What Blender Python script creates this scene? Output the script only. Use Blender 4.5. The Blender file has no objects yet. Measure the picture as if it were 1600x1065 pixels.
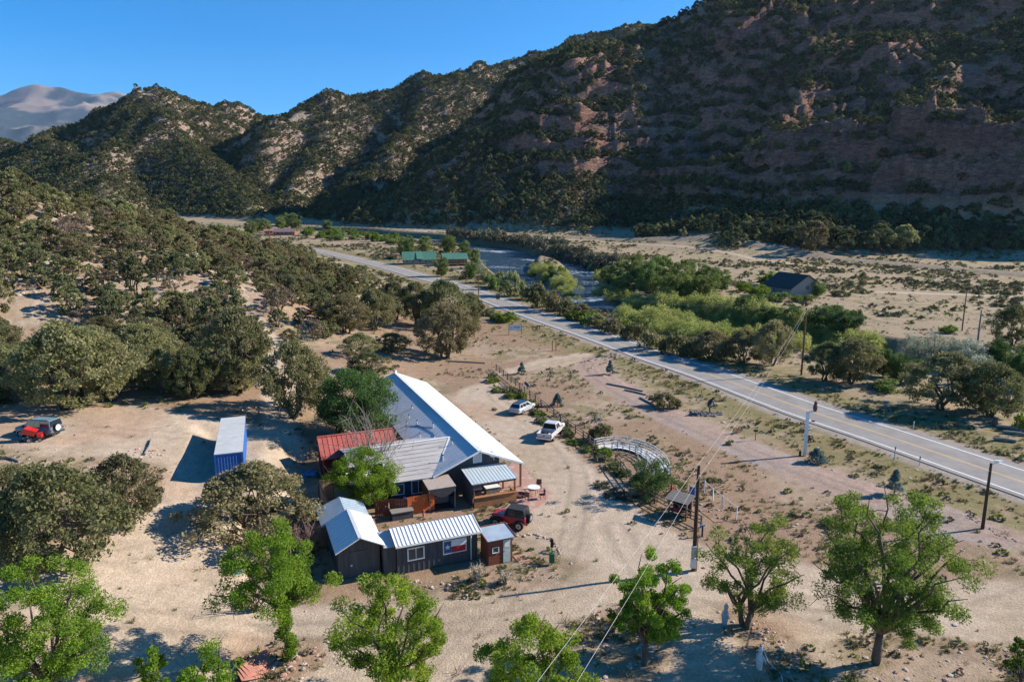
import bpy, math, random
import numpy as np
from mathutils import Vector, Matrix
random.seed(7); RNG = np.random.default_rng(7)
R = math.radians
S = bpy.context.scene
COL = S.collection

# ------------------------------------------------------------------ camera
CAM_H, FPX, HOR = 27.0, 1067.0, 335.0
PITCH = math.atan((532.5-HOR)/FPX)
cd = bpy.data.cameras.new("camera"); cam = bpy.data.objects.new("camera", cd); COL.objects.link(cam)
cam.location = (0, 0, CAM_H); cam.rotation_euler = (math.pi/2-PITCH, 0, 0)
cd.sensor_width = 36; cd.lens = 36*FPX/1600; cd.clip_start = 0.5; cd.clip_end = 30000
S.camera = cam
# ------------------------------------------------------------------ sky and sun
SUN_EL, SUN_AZ = 29.0, 14.0            # degrees above the ground; turned from +X towards +Y
W = bpy.data.worlds.new("World"); S.world = W; W.use_nodes = True
nt = W.node_tree; bg = nt.nodes["Background"]
sky = nt.nodes.new("ShaderNodeTexSky"); sky.sky_type = 'NISHITA'; sky.sun_disc = False
sky.sun_elevation = R(SUN_EL); sky.sun_rotation = R(90-SUN_AZ); sky.altitude = 1900
sky.air_density = 1.0; sky.dust_density = 0.0; sky.ozone_density = 4.0
hs = nt.nodes.new("ShaderNodeHueSaturation"); hs.inputs["Saturation"].default_value = 1.42
nt.links.new(sky.outputs[0], hs.inputs["Color"]); nt.links.new(hs.outputs[0], bg.inputs[0]); bg.inputs[1].default_value = 0.105
sl = bpy.data.lights.new("sun", 'SUN'); sl.energy = 5.0; sl.angle = R(0.53); sl.color = (1, 0.92, 0.82)
so = bpy.data.objects.new("sun", sl); COL.objects.link(so)
sd = Vector((math.cos(R(SUN_EL))*math.cos(R(SUN_AZ)), math.cos(R(SUN_EL))*math.sin(R(SUN_AZ)), math.sin(R(SUN_EL))))
so.rotation_euler = sd.to_track_quat('Z', 'Y').to_euler()
vs = S.view_settings; vs.view_transform = 'Standard'; vs.look = 'None'; vs.exposure = 0.95; vs.gamma = 1.0
S.cycles.use_denoising = True
S.cycles.max_bounces = 5; S.cycles.diffuse_bounces = 3; S.cycles.glossy_bounces = 2; S.cycles.transmission_bounces = 3
S.cycles.volume_bounces = 0; S.cycles.transparent_max_bounces = 4

# ------------------------------------------------------------------ helpers
def link(o, parent=None):
    COL.objects.link(o)
    if parent is not None: o.parent = parent
    return o
def tag(o, label=None, cat=None, group=None, kind=None):
    if label: o["label"] = label
    if cat: o["category"] = cat
    if group: o["group"] = group
    if kind: o["kind"] = kind
    return o
def thing(name, label, cat, loc=(0, 0, 0), rz=0.0, group=None):
    o = bpy.data.objects.new(name, None); COL.objects.link(o)
    o.location = loc; o.rotation_euler = (0, 0, rz); o.empty_display_size = 0.3
    return tag(o, label, cat, group)
def copy_tree(o, parent=None):
    c = o.copy(); COL.objects.link(c); c.parent = parent
    for ch in o.children: copy_tree(ch, c)
    return c
def np_mesh(name, V, Fq, smooth=False, attrs=None):
    """V (N,3), Fq (M,3|4) -> mesh; attrs: dict of per-vertex float or colour arrays"""
    V = np.asarray(V, np.float32); Fq = np.asarray(Fq, np.int32)
    me = bpy.data.meshes.new(name); n, k = Fq.shape
    me.vertices.add(len(V)); me.vertices.foreach_set("co", V.ravel())
    me.loops.add(n*k); me.loops.foreach_set("vertex_index", Fq.ravel())
    me.polygons.add(n); me.polygons.foreach_set("loop_start", np.arange(0, n*k, k, dtype=np.int32))
    me.polygons.foreach_set("loop_total", np.full(n, k, np.int32))
    if smooth: me.polygons.foreach_set("use_smooth", np.ones(n, bool))
    for a, arr in (attrs or {}).items():
        arr = np.asarray(arr, np.float32)
        if arr.ndim == 1:
            at_ = me.attributes.new(a, 'FLOAT', 'POINT'); at_.data.foreach_set("value", arr)
        else:
            at_ = me.attributes.new(a, 'FLOAT_COLOR', 'POINT')
            if arr.shape[1] == 3: arr = np.concatenate([arr, np.ones((len(arr), 1), np.float32)], 1)
            at_.data.foreach_set("color", arr.ravel())
    me.update(); me.validate(); return me
class MB:
    """collects faces for one mesh"""
    def __init__(s): s.v = []; s.f = []
    def add(s, vs, fs):
        b = len(s.v); s.v += [tuple(p) for p in vs]; s.f += [tuple(b+i for i in f) for f in fs]; return s
    def box(s, x0, x1, y0, y1, z0, z1, M=None):
        vs = [Vector(p) for p in ((x0,y0,z0),(x1,y0,z0),(x1,y1,z0),(x0,y1,z0),(x0,y0,z1),(x1,y0,z1),(x1,y1,z1),(x0,y1,z1))]
        if M is not None: vs = [M @ p for p in vs]
        return s.add(vs, [(3,2,1,0),(4,5,6,7),(0,1,5,4),(1,2,6,5),(2,3,7,6),(3,0,4,7)])
    def bar(s, a, b, w, h=None, up=(0, 0, 1)):
        a, b = Vector(a), Vector(b); d = b-a; L = d.length; d.normalize(); h = h or w
        u = Vector(up); sx = d.cross(u)
        if sx.length < 1e-4: sx = d.cross(Vector((1, 0, 0)))
        sx.normalize(); sz = sx.cross(d)
        vs = [p+sx*i*w/2+sz*j*h/2 for p in (a, b) for i, j in ((-1,-1),(1,-1),(1,1),(-1,1))]
        return s.add(vs, [(3,2,1,0),(4,5,6,7),(0,1,5,4),(1,2,6,5),(2,3,7,6),(3,0,4,7)])
    def tube(s, pts, rad, n=8, caps=True):
        pts = [Vector(p) for p in pts]; rad = rad if hasattr(rad, '__len__') else [rad]*len(pts); rings = []
        for i, p in enumerate(pts):
            d = (pts[min(i+1, len(pts)-1)]-pts[max(i-1, 0)]).normalized()
            sx = d.cross(Vector((0.13, 0.07, 1)));
            if sx.length < .05: sx = d.cross(Vector((1, 0, 0)))
            sx.normalize(); sy = d.cross(sx)
            rings.append([p+(sx*math.cos(a)+sy*math.sin(a))*rad[i] for a in (2*math.pi*k/n for k in range(n))])
        return s.loft(rings, caps)
    def loft(s, rings, caps=True):
        n = len(rings[0]); vs = [p for r in rings for p in r]; fs = []
        for i in range(len(rings)-1):
            for k in range(n): fs.append((i*n+k, i*n+(k+1) % n, (i+1)*n+(k+1) % n, (i+1)*n+k))
        if caps: fs += [tuple(range(n))[::-1], tuple(range((len(rings)-1)*n, len(rings)*n))]
        return s.add(vs, fs)
    def poly(s, pts, thick=None, nrm=None):
        """flat polygon; with thick it becomes a slab under the polygon"""
        pts = [Vector(p) for p in pts]
        if thick is None: return s.add(pts, [tuple(range(len(pts)))])
        n = nrm and Vector(nrm) or (pts[1]-pts[0]).cross(pts[2]-pts[0]).normalized()
        return s.loft([[p-n*thick for p in pts], pts])
    def mesh(s, name):
        me = bpy.data.meshes.new(name); me.from_pydata(s.v, [], s.f); me.update(); return me
    def build(s, name, mat, parent=None, bevel=0, smooth=False, loc=None):
        me = s.mesh(name); me.materials.append(mat)
        if smooth: me.polygons.foreach_set("use_smooth", [True]*len(me.polygons))
        o = link(bpy.data.objects.new(name, me), parent)
        if loc is not None: o.location = loc
        if bevel:
            b = o.modifiers.new("bevel", 'BEVEL'); b.width = bevel; b.segments = 2; b.limit_method = 'ANGLE'; b.angle_limit = R(25)
        return o
# ------------------------------------------------------------------ materials
MATS = {}
def nodes_of(m):
    m.use_nodes = True; t = m.node_tree; return t, t.nodes["Principled BSDF"]
def mat(name, col, rough=0.8, var=0.18, scale=3.0, metal=0.0, bump=0.0, bscale=None, spec=0.3, coat=0.0, streak=None, dirt=None):
    """plain surface: base colour with two scales of wear; streak=(sx,sy,sz) stretches the wear"""
    if name in MATS: return MATS[name]
    m = bpy.data.materials.new(name); t, b = nodes_of(m); N = t.nodes.new; Lk = t.links.new
    b.inputs["Roughness"].default_value = rough; b.inputs["Metallic"].default_value = metal
    b.inputs["Specular IOR Level"].default_value = spec; b.inputs["Coat Weight"].default_value = coat
    tc = N("ShaderNodeTexCoord"); mp = N("ShaderNodeMapping"); Lk(tc.outputs["Object"], mp.inputs[0])
    if streak: mp.inputs["Scale"].default_value = streak
    n1 = N("ShaderNodeTexNoise"); n1.inputs["Scale"].default_value = scale; n1.inputs["Detail"].default_value = 6
    n1.inputs["Roughness"].default_value = 0.65; Lk(mp.outputs[0], n1.inputs["Vector"])
    mr = N("ShaderNodeMapRange"); mr.inputs[1].default_value = 0.3; mr.inputs[2].default_value = 0.7
    mr.inputs[3].default_value = 1-var; mr.inputs[4].default_value = 1+var; Lk(n1.outputs[0], mr.inputs[0])
    mx = N("ShaderNodeVectorMath"); mx.operation = 'SCALE'; mx.inputs[0].default_value = col[:3]; Lk(mr.outputs[0], mx.inputs["Scale"])
    out = mx.outputs[0]
    if dirt:
        n2 = N("ShaderNodeTexNoise"); n2.inputs["Scale"].default_value = scale*0.35; n2.inputs["Detail"].default_value = 8
        Lk(mp.outputs[0], n2.inputs["Vector"])
        r2 = N("ShaderNodeMapRange"); r2.inputs[1].default_value = 0.52; r2.inputs[2].default_value = 0.72; r2.inputs[4].default_value = dirt[3]
        Lk(n2.outputs[0], r2.inputs[0])
        m2 = N("ShaderNodeMix"); m2.data_type = 'RGBA'; Lk(r2.outputs[0], m2.inputs[0]); Lk(out, m2.inputs[6]); m2.inputs[7].default_value = (*dirt[:3], 1)
        out = m2.outputs[2]
    Lk(out, b.inputs["Base Color"])
    if bump:
        n3 = N("ShaderNodeTexNoise"); n3.inputs["Scale"].default_value = bscale or scale*6; n3.inputs["Detail"].default_value = 4
        Lk(mp.outputs[0], n3.inputs["Vector"])
        bp = N("ShaderNodeBump"); bp.inputs["Strength"].default_value = bump; bp.inputs["Distance"].default_value = 0.03
        Lk(n3.outputs[0], bp.inputs["Height"]); Lk(bp.outputs[0], b.inputs["Normal"])
    MATS[name] = m; return m
def leaf_mat(name, cols, trans=0.25, tcol=None, vary=0.25):
    """leaves: colour from the clump attribute 'rnd' and the tree's own random, partly translucent"""
    m = bpy.data.materials.new(name); m.use_nodes = True; t = m.node_tree; N = t.nodes.new; Lk = t.links.new
    t.nodes.remove(t.nodes["Principled BSDF"]); out = t.nodes["Material Output"]
    a = N("ShaderNodeAttribute"); a.attribute_name = "rnd"
    rp = N("ShaderNodeValToRGB"); e = rp.color_ramp.elements
    e[0].position, e[0].color = 0.0, (*cols[0], 1); e[1].position, e[1].color = 1.0, (*cols[-1], 1)
    for i, c in enumerate(cols[1:-1]): x = e.new((i+1)/(len(cols)-1)); x.color = (*c, 1)
    Lk(a.outputs["Fac"], rp.inputs[0])
    oi = N("ShaderNodeObjectInfo"); hs = N("ShaderNodeHueSaturation")
    r1 = N("ShaderNodeMapRange"); r1.inputs[3].default_value = 0.5-0.03*vary/0.25; r1.inputs[4].default_value = 0.5+0.018*vary/0.25; Lk(oi.outputs["Random"], r1.inputs[0]); Lk(r1.outputs[0], hs.inputs["Hue"])
    wn = N("ShaderNodeMath"); wn.operation = 'FRACT'; w2 = N("ShaderNodeMath"); w2.operation = 'MULTIPLY'; w2.inputs[1].default_value = 17.3
    Lk(oi.outputs["Random"], w2.inputs[0]); Lk(w2.outputs[0], wn.inputs[0])
    r2 = N("ShaderNodeMapRange"); r2.inputs[3].default_value = 1-vary; r2.inputs[4].default_value = 1+vary; Lk(wn.outputs[0], r2.inputs[0]); Lk(r2.outputs[0], hs.inputs["Value"])
    Lk(rp.outputs[0], hs.inputs["Color"])
    d = N("ShaderNodeBsdfDiffuse"); Lk(hs.outputs[0], d.inputs[0])
    tr = N("ShaderNodeBsdfTranslucent"); mx = N("ShaderNodeMixShader"); mx.inputs[0].default_value = trans
    if tcol:
        mm = N("ShaderNodeMix"); mm.data_type = 'RGBA'; mm.blend_type = 'MULTIPLY'; mm.inputs[0].default_value = 1
        Lk(hs.outputs[0], mm.inputs[6]); mm.inputs[7].default_value = (*tcol, 1); Lk(mm.outputs[2], tr.inputs[0])
    else: Lk(hs.outputs[0], tr.inputs[0])
    Lk(d.outputs[0], mx.inputs[1]); Lk(tr.outputs[0], mx.inputs[2]); Lk(mx.outputs[0], out.inputs[0])
    MATS[name] = m; return m
# ------------------------------------------------------------------ noise
def _hash(ix, iy, seed):
    h = (ix*374761393 + iy*668265263 + seed*1442695041) & 0xffffffff
    h = ((h ^ (h >> 13))*1274126177) & 0xffffffff
    return ((h ^ (h >> 16)) & 0xffff)/65535.0
def vnoise(x, y, seed=0):
    x = np.asarray(x, float); y = np.asarray(y, float)
    ix = np.floor(x).astype(np.int64); iy = np.floor(y).astype(np.int64); fx = x-ix; fy = y-iy
    u = fx*fx*fx*(fx*(fx*6-15)+10); v = fy*fy*fy*(fy*(fy*6-15)+10)
    a, b, c, d = _hash(ix, iy, seed), _hash(ix+1, iy, seed), _hash(ix, iy+1, seed), _hash(ix+1, iy+1, seed)
    return (a*(1-u)+b*u)*(1-v)+(c*(1-u)+d*u)*v
def fbm(x, y, seed=0, oc=5, gain=0.5, lac=2.03):
    s = 0; a = 1; n = 0
    for i in range(oc):
        s = s+a*vnoise(x, y, seed+i*17); n += a; a *= gain; x = x*lac+13.7; y = y*lac-7.1
    return s/n
def ridged(x, y, seed=0, oc=5):
    s = 0; a = 1; n = 0; w = 1
    for i in range(oc):
        r = 1-np.abs(2*vnoise(x, y, seed+i*31)-1); r = r*r*w; w = np.clip(r*1.6, 0, 1)
        s = s+a*r; n += a; a *= 0.5; x = x*2.07+5.3; y = y*2.07+9.1
    return s/n
def sstep(a, b, x):
    t = np.clip((np.asarray(x, float)-a)/(b-a), 0, 1); return t*t*(3-2*t)
def seg_dist(x, y, P):
    """distance to a polyline, and the interpolated extra columns at the nearest point"""
    P = np.asarray(P, float); x = np.asarray(x, float); y = np.asarray(y, float)
    best = np.full(np.broadcast(x, y).shape, 1e18); ex = np.zeros(best.shape+(max(P.shape[1]-2, 1),))
    for a, b in zip(P[:-1], P[1:]):
        dx, dy = b[0]-a[0], b[1]-a[1]; t = np.clip(((x-a[0])*dx+(y-a[1])*dy)/(dx*dx+dy*dy), 0, 1)
        d = (x-a[0]-t*dx)**2+(y-a[1]-t*dy)**2; m = d < best
        best = np.where(m, d, best)
        for k in range(P.shape[1]-2): ex[..., k] = np.where(m, a[2+k]+t*(b[2+k]-a[2+k]), ex[..., k])
    return np.sqrt(best), ex
def in_poly(x, y, P):
    x = np.asarray(x, float); y = np.asarray(y, float); c = np.zeros(np.broadcast(x, y).shape, bool); n = len(P)
    for i in range(n):
        x0, y0 = P[i]; x1, y1 = P[(i+1) % n]
        if y0 == y1: continue
        k = ((y0 > y) != (y1 > y)) & (x < (x1-x0)*(y-y0)/(y1-y0)+x0); c ^= k
    return c
def poly_mask(x, y, P, soft):
    """1 inside, fading over soft metres across the edge"""
    d, _ = seg_dist(x, y, list(P)+[P[0]]); return sstep(-soft, soft, np.where(in_poly(x, y, P), d, -d))
def ray(px, py):
    b = (532.5-py)/FPX
    return np.array([(px-800)/FPX, math.cos(PITCH)+b*math.sin(PITCH), -math.sin(PITCH)+b*math.cos(PITCH)])
def at(px, py, Y):
    d = ray(px, py); t = Y/d[1]; return (d[0]*t, Y, CAM_H+d[2]*t)
def flat(px, py, z=0.0):
    d = ray(px, py); t = (z-CAM_H)/d[2]; return (d[0]*t, d[1]*t, z)
# ------------------------------------------------------------------ terrain
ROAD = [(95,-30),(80,0),(68,30),(60,48),(52.5,66),(46.5,81),(41,93.5),(34,114),(27.5,129.5),(18,155),(3.5,190),(-19,245),(-36,275),(-67,330),(-123,415),(-158,447),(-190,486),(-300,560),(-420,600)]
def smooth_line(P, n=8):
    P = np.asarray(P, float); P = np.vstack([2*P[0]-P[1], P, 2*P[-1]-P[-2]]); out = []
    for i in range(1, len(P)-2):
        for k in range(n):
            t = k/n; a, b, c, d = P[i-1], P[i], P[i+1], P[i+2]
            out.append(.5*((2*b)+(c-a)*t+(2*a-5*b+4*c-d)*t*t+(3*b-a-3*c+d)*t**3))
    out.append(P[-2]); return np.array(out)
ROADS = smooth_line(ROAD, 6)
RIVER = [np.array(p, float) for p in (
    [(-200,640,12),(-90,560,14),(-42,500,16),(-12,445,18),(-3,395,15)],
    [(-3,395,14),(-1,335,8),(7,282,7),(17,240,7),(28,213,8)],
    [(0,410,10),(25,385,7),(35,345,6),(33,300,6),(30,250,6),(28,213,8)],
    [(28,213,8),(46,185,8),(66,155,8),(88,118,9),(122,85,9),(180,55,9),(260,40,9)])]
RIVER = [smooth_line(p, 4) for p in RIVER]
def floor_z(x, y):
    t = np.where(np.asarray(y, float) > 150, 12*np.log1p(np.exp(np.clip((np.asarray(y, float)-190)/12, -30, 60))), 0.0)
    t = np.minimum(t, 900); return 0.024*t+2.2e-5*t*t
def at3(L): return np.array([at(*q) for q in L])
RIDGES = [  # (polyline of x,y,z ; upper slope, its reach, lower slope)
    (at3([(560,318,770),(640,285,770),(700,248,775),(760,206,780),(810,170,795),(880,122,830),(960,66,870)]), .42, 90, .60),
    (at3([(960,66,870),(1050,36,900),(1110,10,900),(1250,-14,890),(1420,-28,860),(1600,-40,820),(1900,-70,780),(2500,-120,720)]), .40, 120, 1.0),
    (at3([(690,262,715),(760,238,705),(850,268,672),(950,252,645),(1050,238,605),(1180,205,562),(1260,168,535),(1350,150,515),(1500,152,480),(1600,152,455),(1700,125,440),(1800,90,430),(2000,50,405),(2400,10,370)]), 1.5, 400, 1.5),  # points past the right frame edge raised to shade the tree belt
    (at3([(1600,70,600),(1680,60,560),(1800,40,520),(2100,10,480),(2500,-30,440)]), 1.2, 400, 1.2),  # ridge added beyond the right frame edge to shade trees under the cliffs
    (at3([(1000,104,795),(1100,72,800),(1200,62,770),(1280,55,735),(1400,42,695),(1500,58,655),(1600,40,640),(1800,30,620),(2200,30,590)]), .62, 60, 1.15),
    (at3([(1120,12,890),(1090,60,820),(1030,118,750),(975,180,700),(900,235,665)]), .72, 400, .85),
    (at3([(1400,-10,860),(1350,30,770),(1300,90,690),(1220,160,620),(1130,225,580)]), .95, 400, .95),
    (at3([(1640,0,780),(1570,30,690),(1490,85,610),(1430,130,560)]), .95, 400, .95),
    (at3([(850,150,815),(800,186,765),(745,203,735),(680,252,705),(615,305,690)]), .62, 300, .62),
    (at3([(400,250,980),(440,183,1130),(500,153,1230),(560,138,1290),(700,114,1390),(800,99,1480),(960,48,1680),(1080,25,1780),(1200,15,1800)]), .55, 900, .55),
    (at3([(560,138,1290),(520,200,1120),(470,265,960),(440,310,850)]), .55, 500, .55),
    (at3([(700,114,1390),(660,180,1180),(600,240,1000),(540,300,850)]), .6, 500, .6),
    (at3([(830,95,1490),(800,150,1250),(740,200,1050)]), .6, 500, .6),
    (at3([(40,232,1120),(90,215,1150),(140,194,1200),(200,154,1230),(235,133,1250),(260,138,1265),(300,152,1310),(335,162,1360),(350,155,1400),(390,168,1440),(440,185,1500),(520,200,1600)]), .62, 500, .62),
    (at3([(235,134,1250),(270,180,1120),(320,230,1000),(360,285,880),(400,325,790)]), .62, 500, .62),
    (at3([(235,134,1250),(210,200,1080),(170,250,950),(150,290,860)]), .62, 500, .62),
    (at3([(-300,235,1300),(-100,228,1250),(0,226,1220),(60,222,1170),(100,232,1060),(140,255,960)]), .45, 500, .45),
]
HILL = np.array([(-420,60,62),(-260,115,52),(-185,150,43),(-132,178,33),(-116,215,25),(-108,262,15),(-100,310,8),(-110,350,6)], float)
def smax(a, b, k):
    h = np.clip(.5+.5*(a-b)/k, 0, 1); return b*(1-h)+a*h+k*h*(1-h)
def ground(x, y, detail=True):
    x = np.asarray(x, float); y = np.asarray(y, float); x, y = np.broadcast_arrays(x, y)
    fl = floor_z(x, y)
    # shelf above the drive, rising to the left, and the near hill
    left = 0.42*3*np.log1p(np.exp(np.clip((-20-x+0.05*(y-60))/3, -30, 60)))
    left = 5.6*(1-np.exp(-left/5.6))*sstep(175, 95, y)*sstep(26, 50, y+0.25*x+14)
    z = fl+left
    d, e = seg_dist(x, y, HILL); hill = e[..., 0]-0.30*np.maximum(0, d-6)
    hn = fbm(x*.03, y*.03, 5, 4)-.5
    hill = hill+hn*5
    z = smax(z, hill, 5.0)
    far = ((y > 430) | (x > 180)) | ((x > 180) & (y > 240))
    if far.any():
        xf, yf = x[far], y[far]
        wx = xf+46*(fbm(xf*.008, yf*.008, 40, 5)-.5); wy = yf+46*(fbm(xf*.008+9, yf*.008+4, 47, 5)-.5)
        zz = np.full(xf.shape, -1e3)
        for P, s, d1, s2 in RIDGES:
            d, e = seg_dist(wx, wy, P); h = e[..., 0]; d = np.sqrt(d*d+60)
            zz = smax(zz, h-s*np.minimum(d, d1)-s2*np.maximum(0, d-d1)+3, 9)
        base = fl[far]; rel = np.clip((zz-base)/60, 0, 1)
        zz = zz+rel*((16+10*(yf > 900))*(ridged(xf*.0085, yf*.0085, 60, 5)-.45)+9*(fbm(xf*.03, yf*.03, 71, 4)-.5))
        # cliff steps of the red rock on the near mountain face
        st = sstep(1000, 800, yf)*sstep(-120, 40, xf)*rel
        stepz = 19+12*(fbm(xf*.012, yf*.012, 81, 3)-.5)
        q = (zz-base-18)/stepz+0.9*(fbm(xf*.006, yf*.01, 85, 3)-.5); fr = q-np.floor(q)
        zz = zz+st*stepz*(.05+.75*sstep(.45, .68, fbm(xf*.012, yf*.012, 88, 4)))*(sstep(.30, .62, fr)-fr)
        near = sstep(1000, 750, yf)
        # bedded red cliffs low on the near face
        bed = near*sstep(40, 160, xf)*sstep(12, 24, zz-base)*sstep(150, 105, zz-base)*sstep(.30, .50, fbm(xf*.008, yf*.008, 95, 3)+.12)
        bz = 13+5*(fbm(xf*.01, yf*.01, 96, 2)-.5); q = (zz-base)/bz+.35*fbm(xf*.02, yf*.02, 97, 3); fr = q-np.floor(q); zz = zz+bed*bz*.9*(sstep(.34, .52, fr)-fr)
        if detail: zz = zz+rel*((3+3.5*near)*(ridged(xf*.045, yf*.045, 90, 4)-.42)+2.2*near*(ridged(xf*.11, yf*.11, 93, 3)-.45))
        zz = smax(base, zz, 9)
        z = z.copy(); z[far] = zz
    # apron in front of the cliffs, right of the river
    ap = np.maximum(0, (y-352+0.14*np.maximum(0, x-280)))*sstep(60, 200, x)*sstep(700, 430, y)*0.16
    z = np.maximum(z, fl+ap)
    # embankments on the far bank: a railway bed and a track
    d, _ = seg_dist(x, y, RAIL); z = z+1.2*sstep(8, 3, d)
    # river bed
    for P in RIVER:
        d, e = seg_dist(x, y, P); hw = e[..., 0]
        z = z*(1-sstep(hw+7, hw-1.5, d))+(fl-6.2)*sstep(hw+7, hw-1.5, d)
    # highway bed
    d, _ = seg_dist(x, y, ROADS); k = sstep(13, 5.5, d); z = z*(1-k)+(fl-0.02)*k
    for cx, cy, a, hx, hy, pz in PADS:
        lx = (x-cx)*math.cos(a)+(y-cy)*math.sin(a); ly = -(x-cx)*math.sin(a)+(y-cy)*math.cos(a)
        q = np.maximum(np.abs(lx)-hx, np.abs(ly)-hy); m = sstep(3.2, 0.2, q); z = z*(1-m)+pz*m
    if detail:
        z = z+(fbm(x*.35, y*.35, 3, 4)-.5)*(.10+.9*sstep(2, 12, left)*.5)*(1-k)+(fbm(x*.08, y*.08, 13, 3)-.5)*.35*(1-k)*sstep(18, 40, np.abs(x+0)+0*y)
    return z
PADS = [(-28.2,66.2,R(110),6.4,1.7,2.7), (-8,80,R(112.5),24,8.5,0.0), (-15.5,70,R(112.5),5,6,0.1), (-11,50,R(112.5),9,8,0.0)]   # levelled ground: x, y, turn, half sizes, height
RAIL = np.array([(-330,690),(-180,640),(-60,585),(40,520),(120,430),(165,350),(215,270),(270,190),(340,100)], float)
def gz(x, y): return float(ground(np.array([x]), np.array([y]))[0])
def pt(px, py):
    """the point of the ground seen at a pixel of the photograph"""
    d = ray(px, py); t = np.concatenate([np.linspace(28, 200, 900), np.linspace(200, 2500, 3000)])
    X, Y, Z = d[0]*t, d[1]*t, CAM_H+d[2]*t; h = ground(X, Y)
    k = np.argmax(Z < h)
    if k == 0: k = len(t)-1
    return np.array([X[k], Y[k], h[k]])
def on(x, y, dz=0.0): return (x, y, gz(x, y)+dz)
def px2m(px, Y): return px*Y/FPX*1.01

# --- areas of the ground (metres)
DRIVE = [(13,133),(6,127),(-2,116),(-8,104),(-9.5,98),(-3,82),(1.5,70),(2.5,66),(-1,60),(1.5,53),(6,49.5),(3,46.3),(-8,44.2),(-14,43.5),(-19.5,47.5),(-20,57),(-22,66),(-24,75),(-34,76),(-45,78),(-60,76),(-62,66),(-46,61.5),(-33,62),(-30,55),(-34,44),(-45,41),(-60,38),(-60,10),(70,10),(70,52),(42,47),(28,47),(21,51),(16,52),(12.5,58),(10.5,66),(7,75),(3.5,88),(-1,103),(-3,112),(3,117),(10,121),(16,127),(19,131)]
REDDRIVE = [(19,134),(13,127),(10,119),(12.5,108),(17.5,92),(23,79),(29,66),(36,54),(46,50),(41,60),(33.5,71),(27.5,83),(22.5,97),(18,112),(18,124),(22,132)]
TRACKS = [np.array(p, float) for p in ([(-27,76),(-31,88),(-37,102),(-42,118),(-52,135)],
    [(125,232),(150,225),(190,205),(250,170)], [(-95,600),(-20,545),(60,475),(110,395),(140,310)])]
TYRES = [smooth_line(p, 6) for p in ([(20,133),(8,124),(1,114),(-3,104),(0,92),(5,80),(7,70),(6,60),(4,50),(0,44),(-12,41),(-24,40),(-40,36)],
    [(21,132),(10,122),(4,113),(1,104),(3,92),(7,80),(9,68),(8.5,58),(9,50),(20,45),(36,42),(60,38)], [(-21,76),(-23,64),(-24,55),(-21,46),(-14,41),(0,40),(14,43)],
    [(19,133),(14,122),(15,110),(19,95),(25,81),(31,69),(38,58),(48,50)], [(20,133),(16,122),(17,110),(21,95),(27,82),(33,70),(40,59),(50,51)], [(40,48),(28,44),(12,46),(9,56)],
    [(-60,70),(-46,69),(-34,70),(-26,76)], [(-52,30),(-30,33),(-8,38),(8,38),(26,40)], [(-25,52),(-29,46),(-40,42)], [(18,44),(30,38),(44,30)], [(16,118),(18,104),(23,89),(29,76),(35,64)])]
ISLANDS = [[flat(*q)[:2] for q in L] for L in (   # beds of bare soil left inside the drives
    [(500,930),(540,908),(620,902),(760,886),(810,880),(880,878),(872,902),(800,925),(640,938)], [(1120,950),(1180,955),(1230,985),(1270,1020),(1300,1075),(1220,1075),(1140,1000)],
    [(1310,1005),(1400,985),(1480,1000),(1640,1010),(1640,1100),(1330,1080)], [(360,1030),(440,1010),(510,1008),(525,1035),(470,1075),(360,1075)], [(890,975),(960,945),(1040,935),(1062,990),(1020,1075),(890,1075)])]
def lin(r, g_, b): return np.array([((c/255+.055)/1.055)**2.4 for c in (r, g_, b)])
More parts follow.
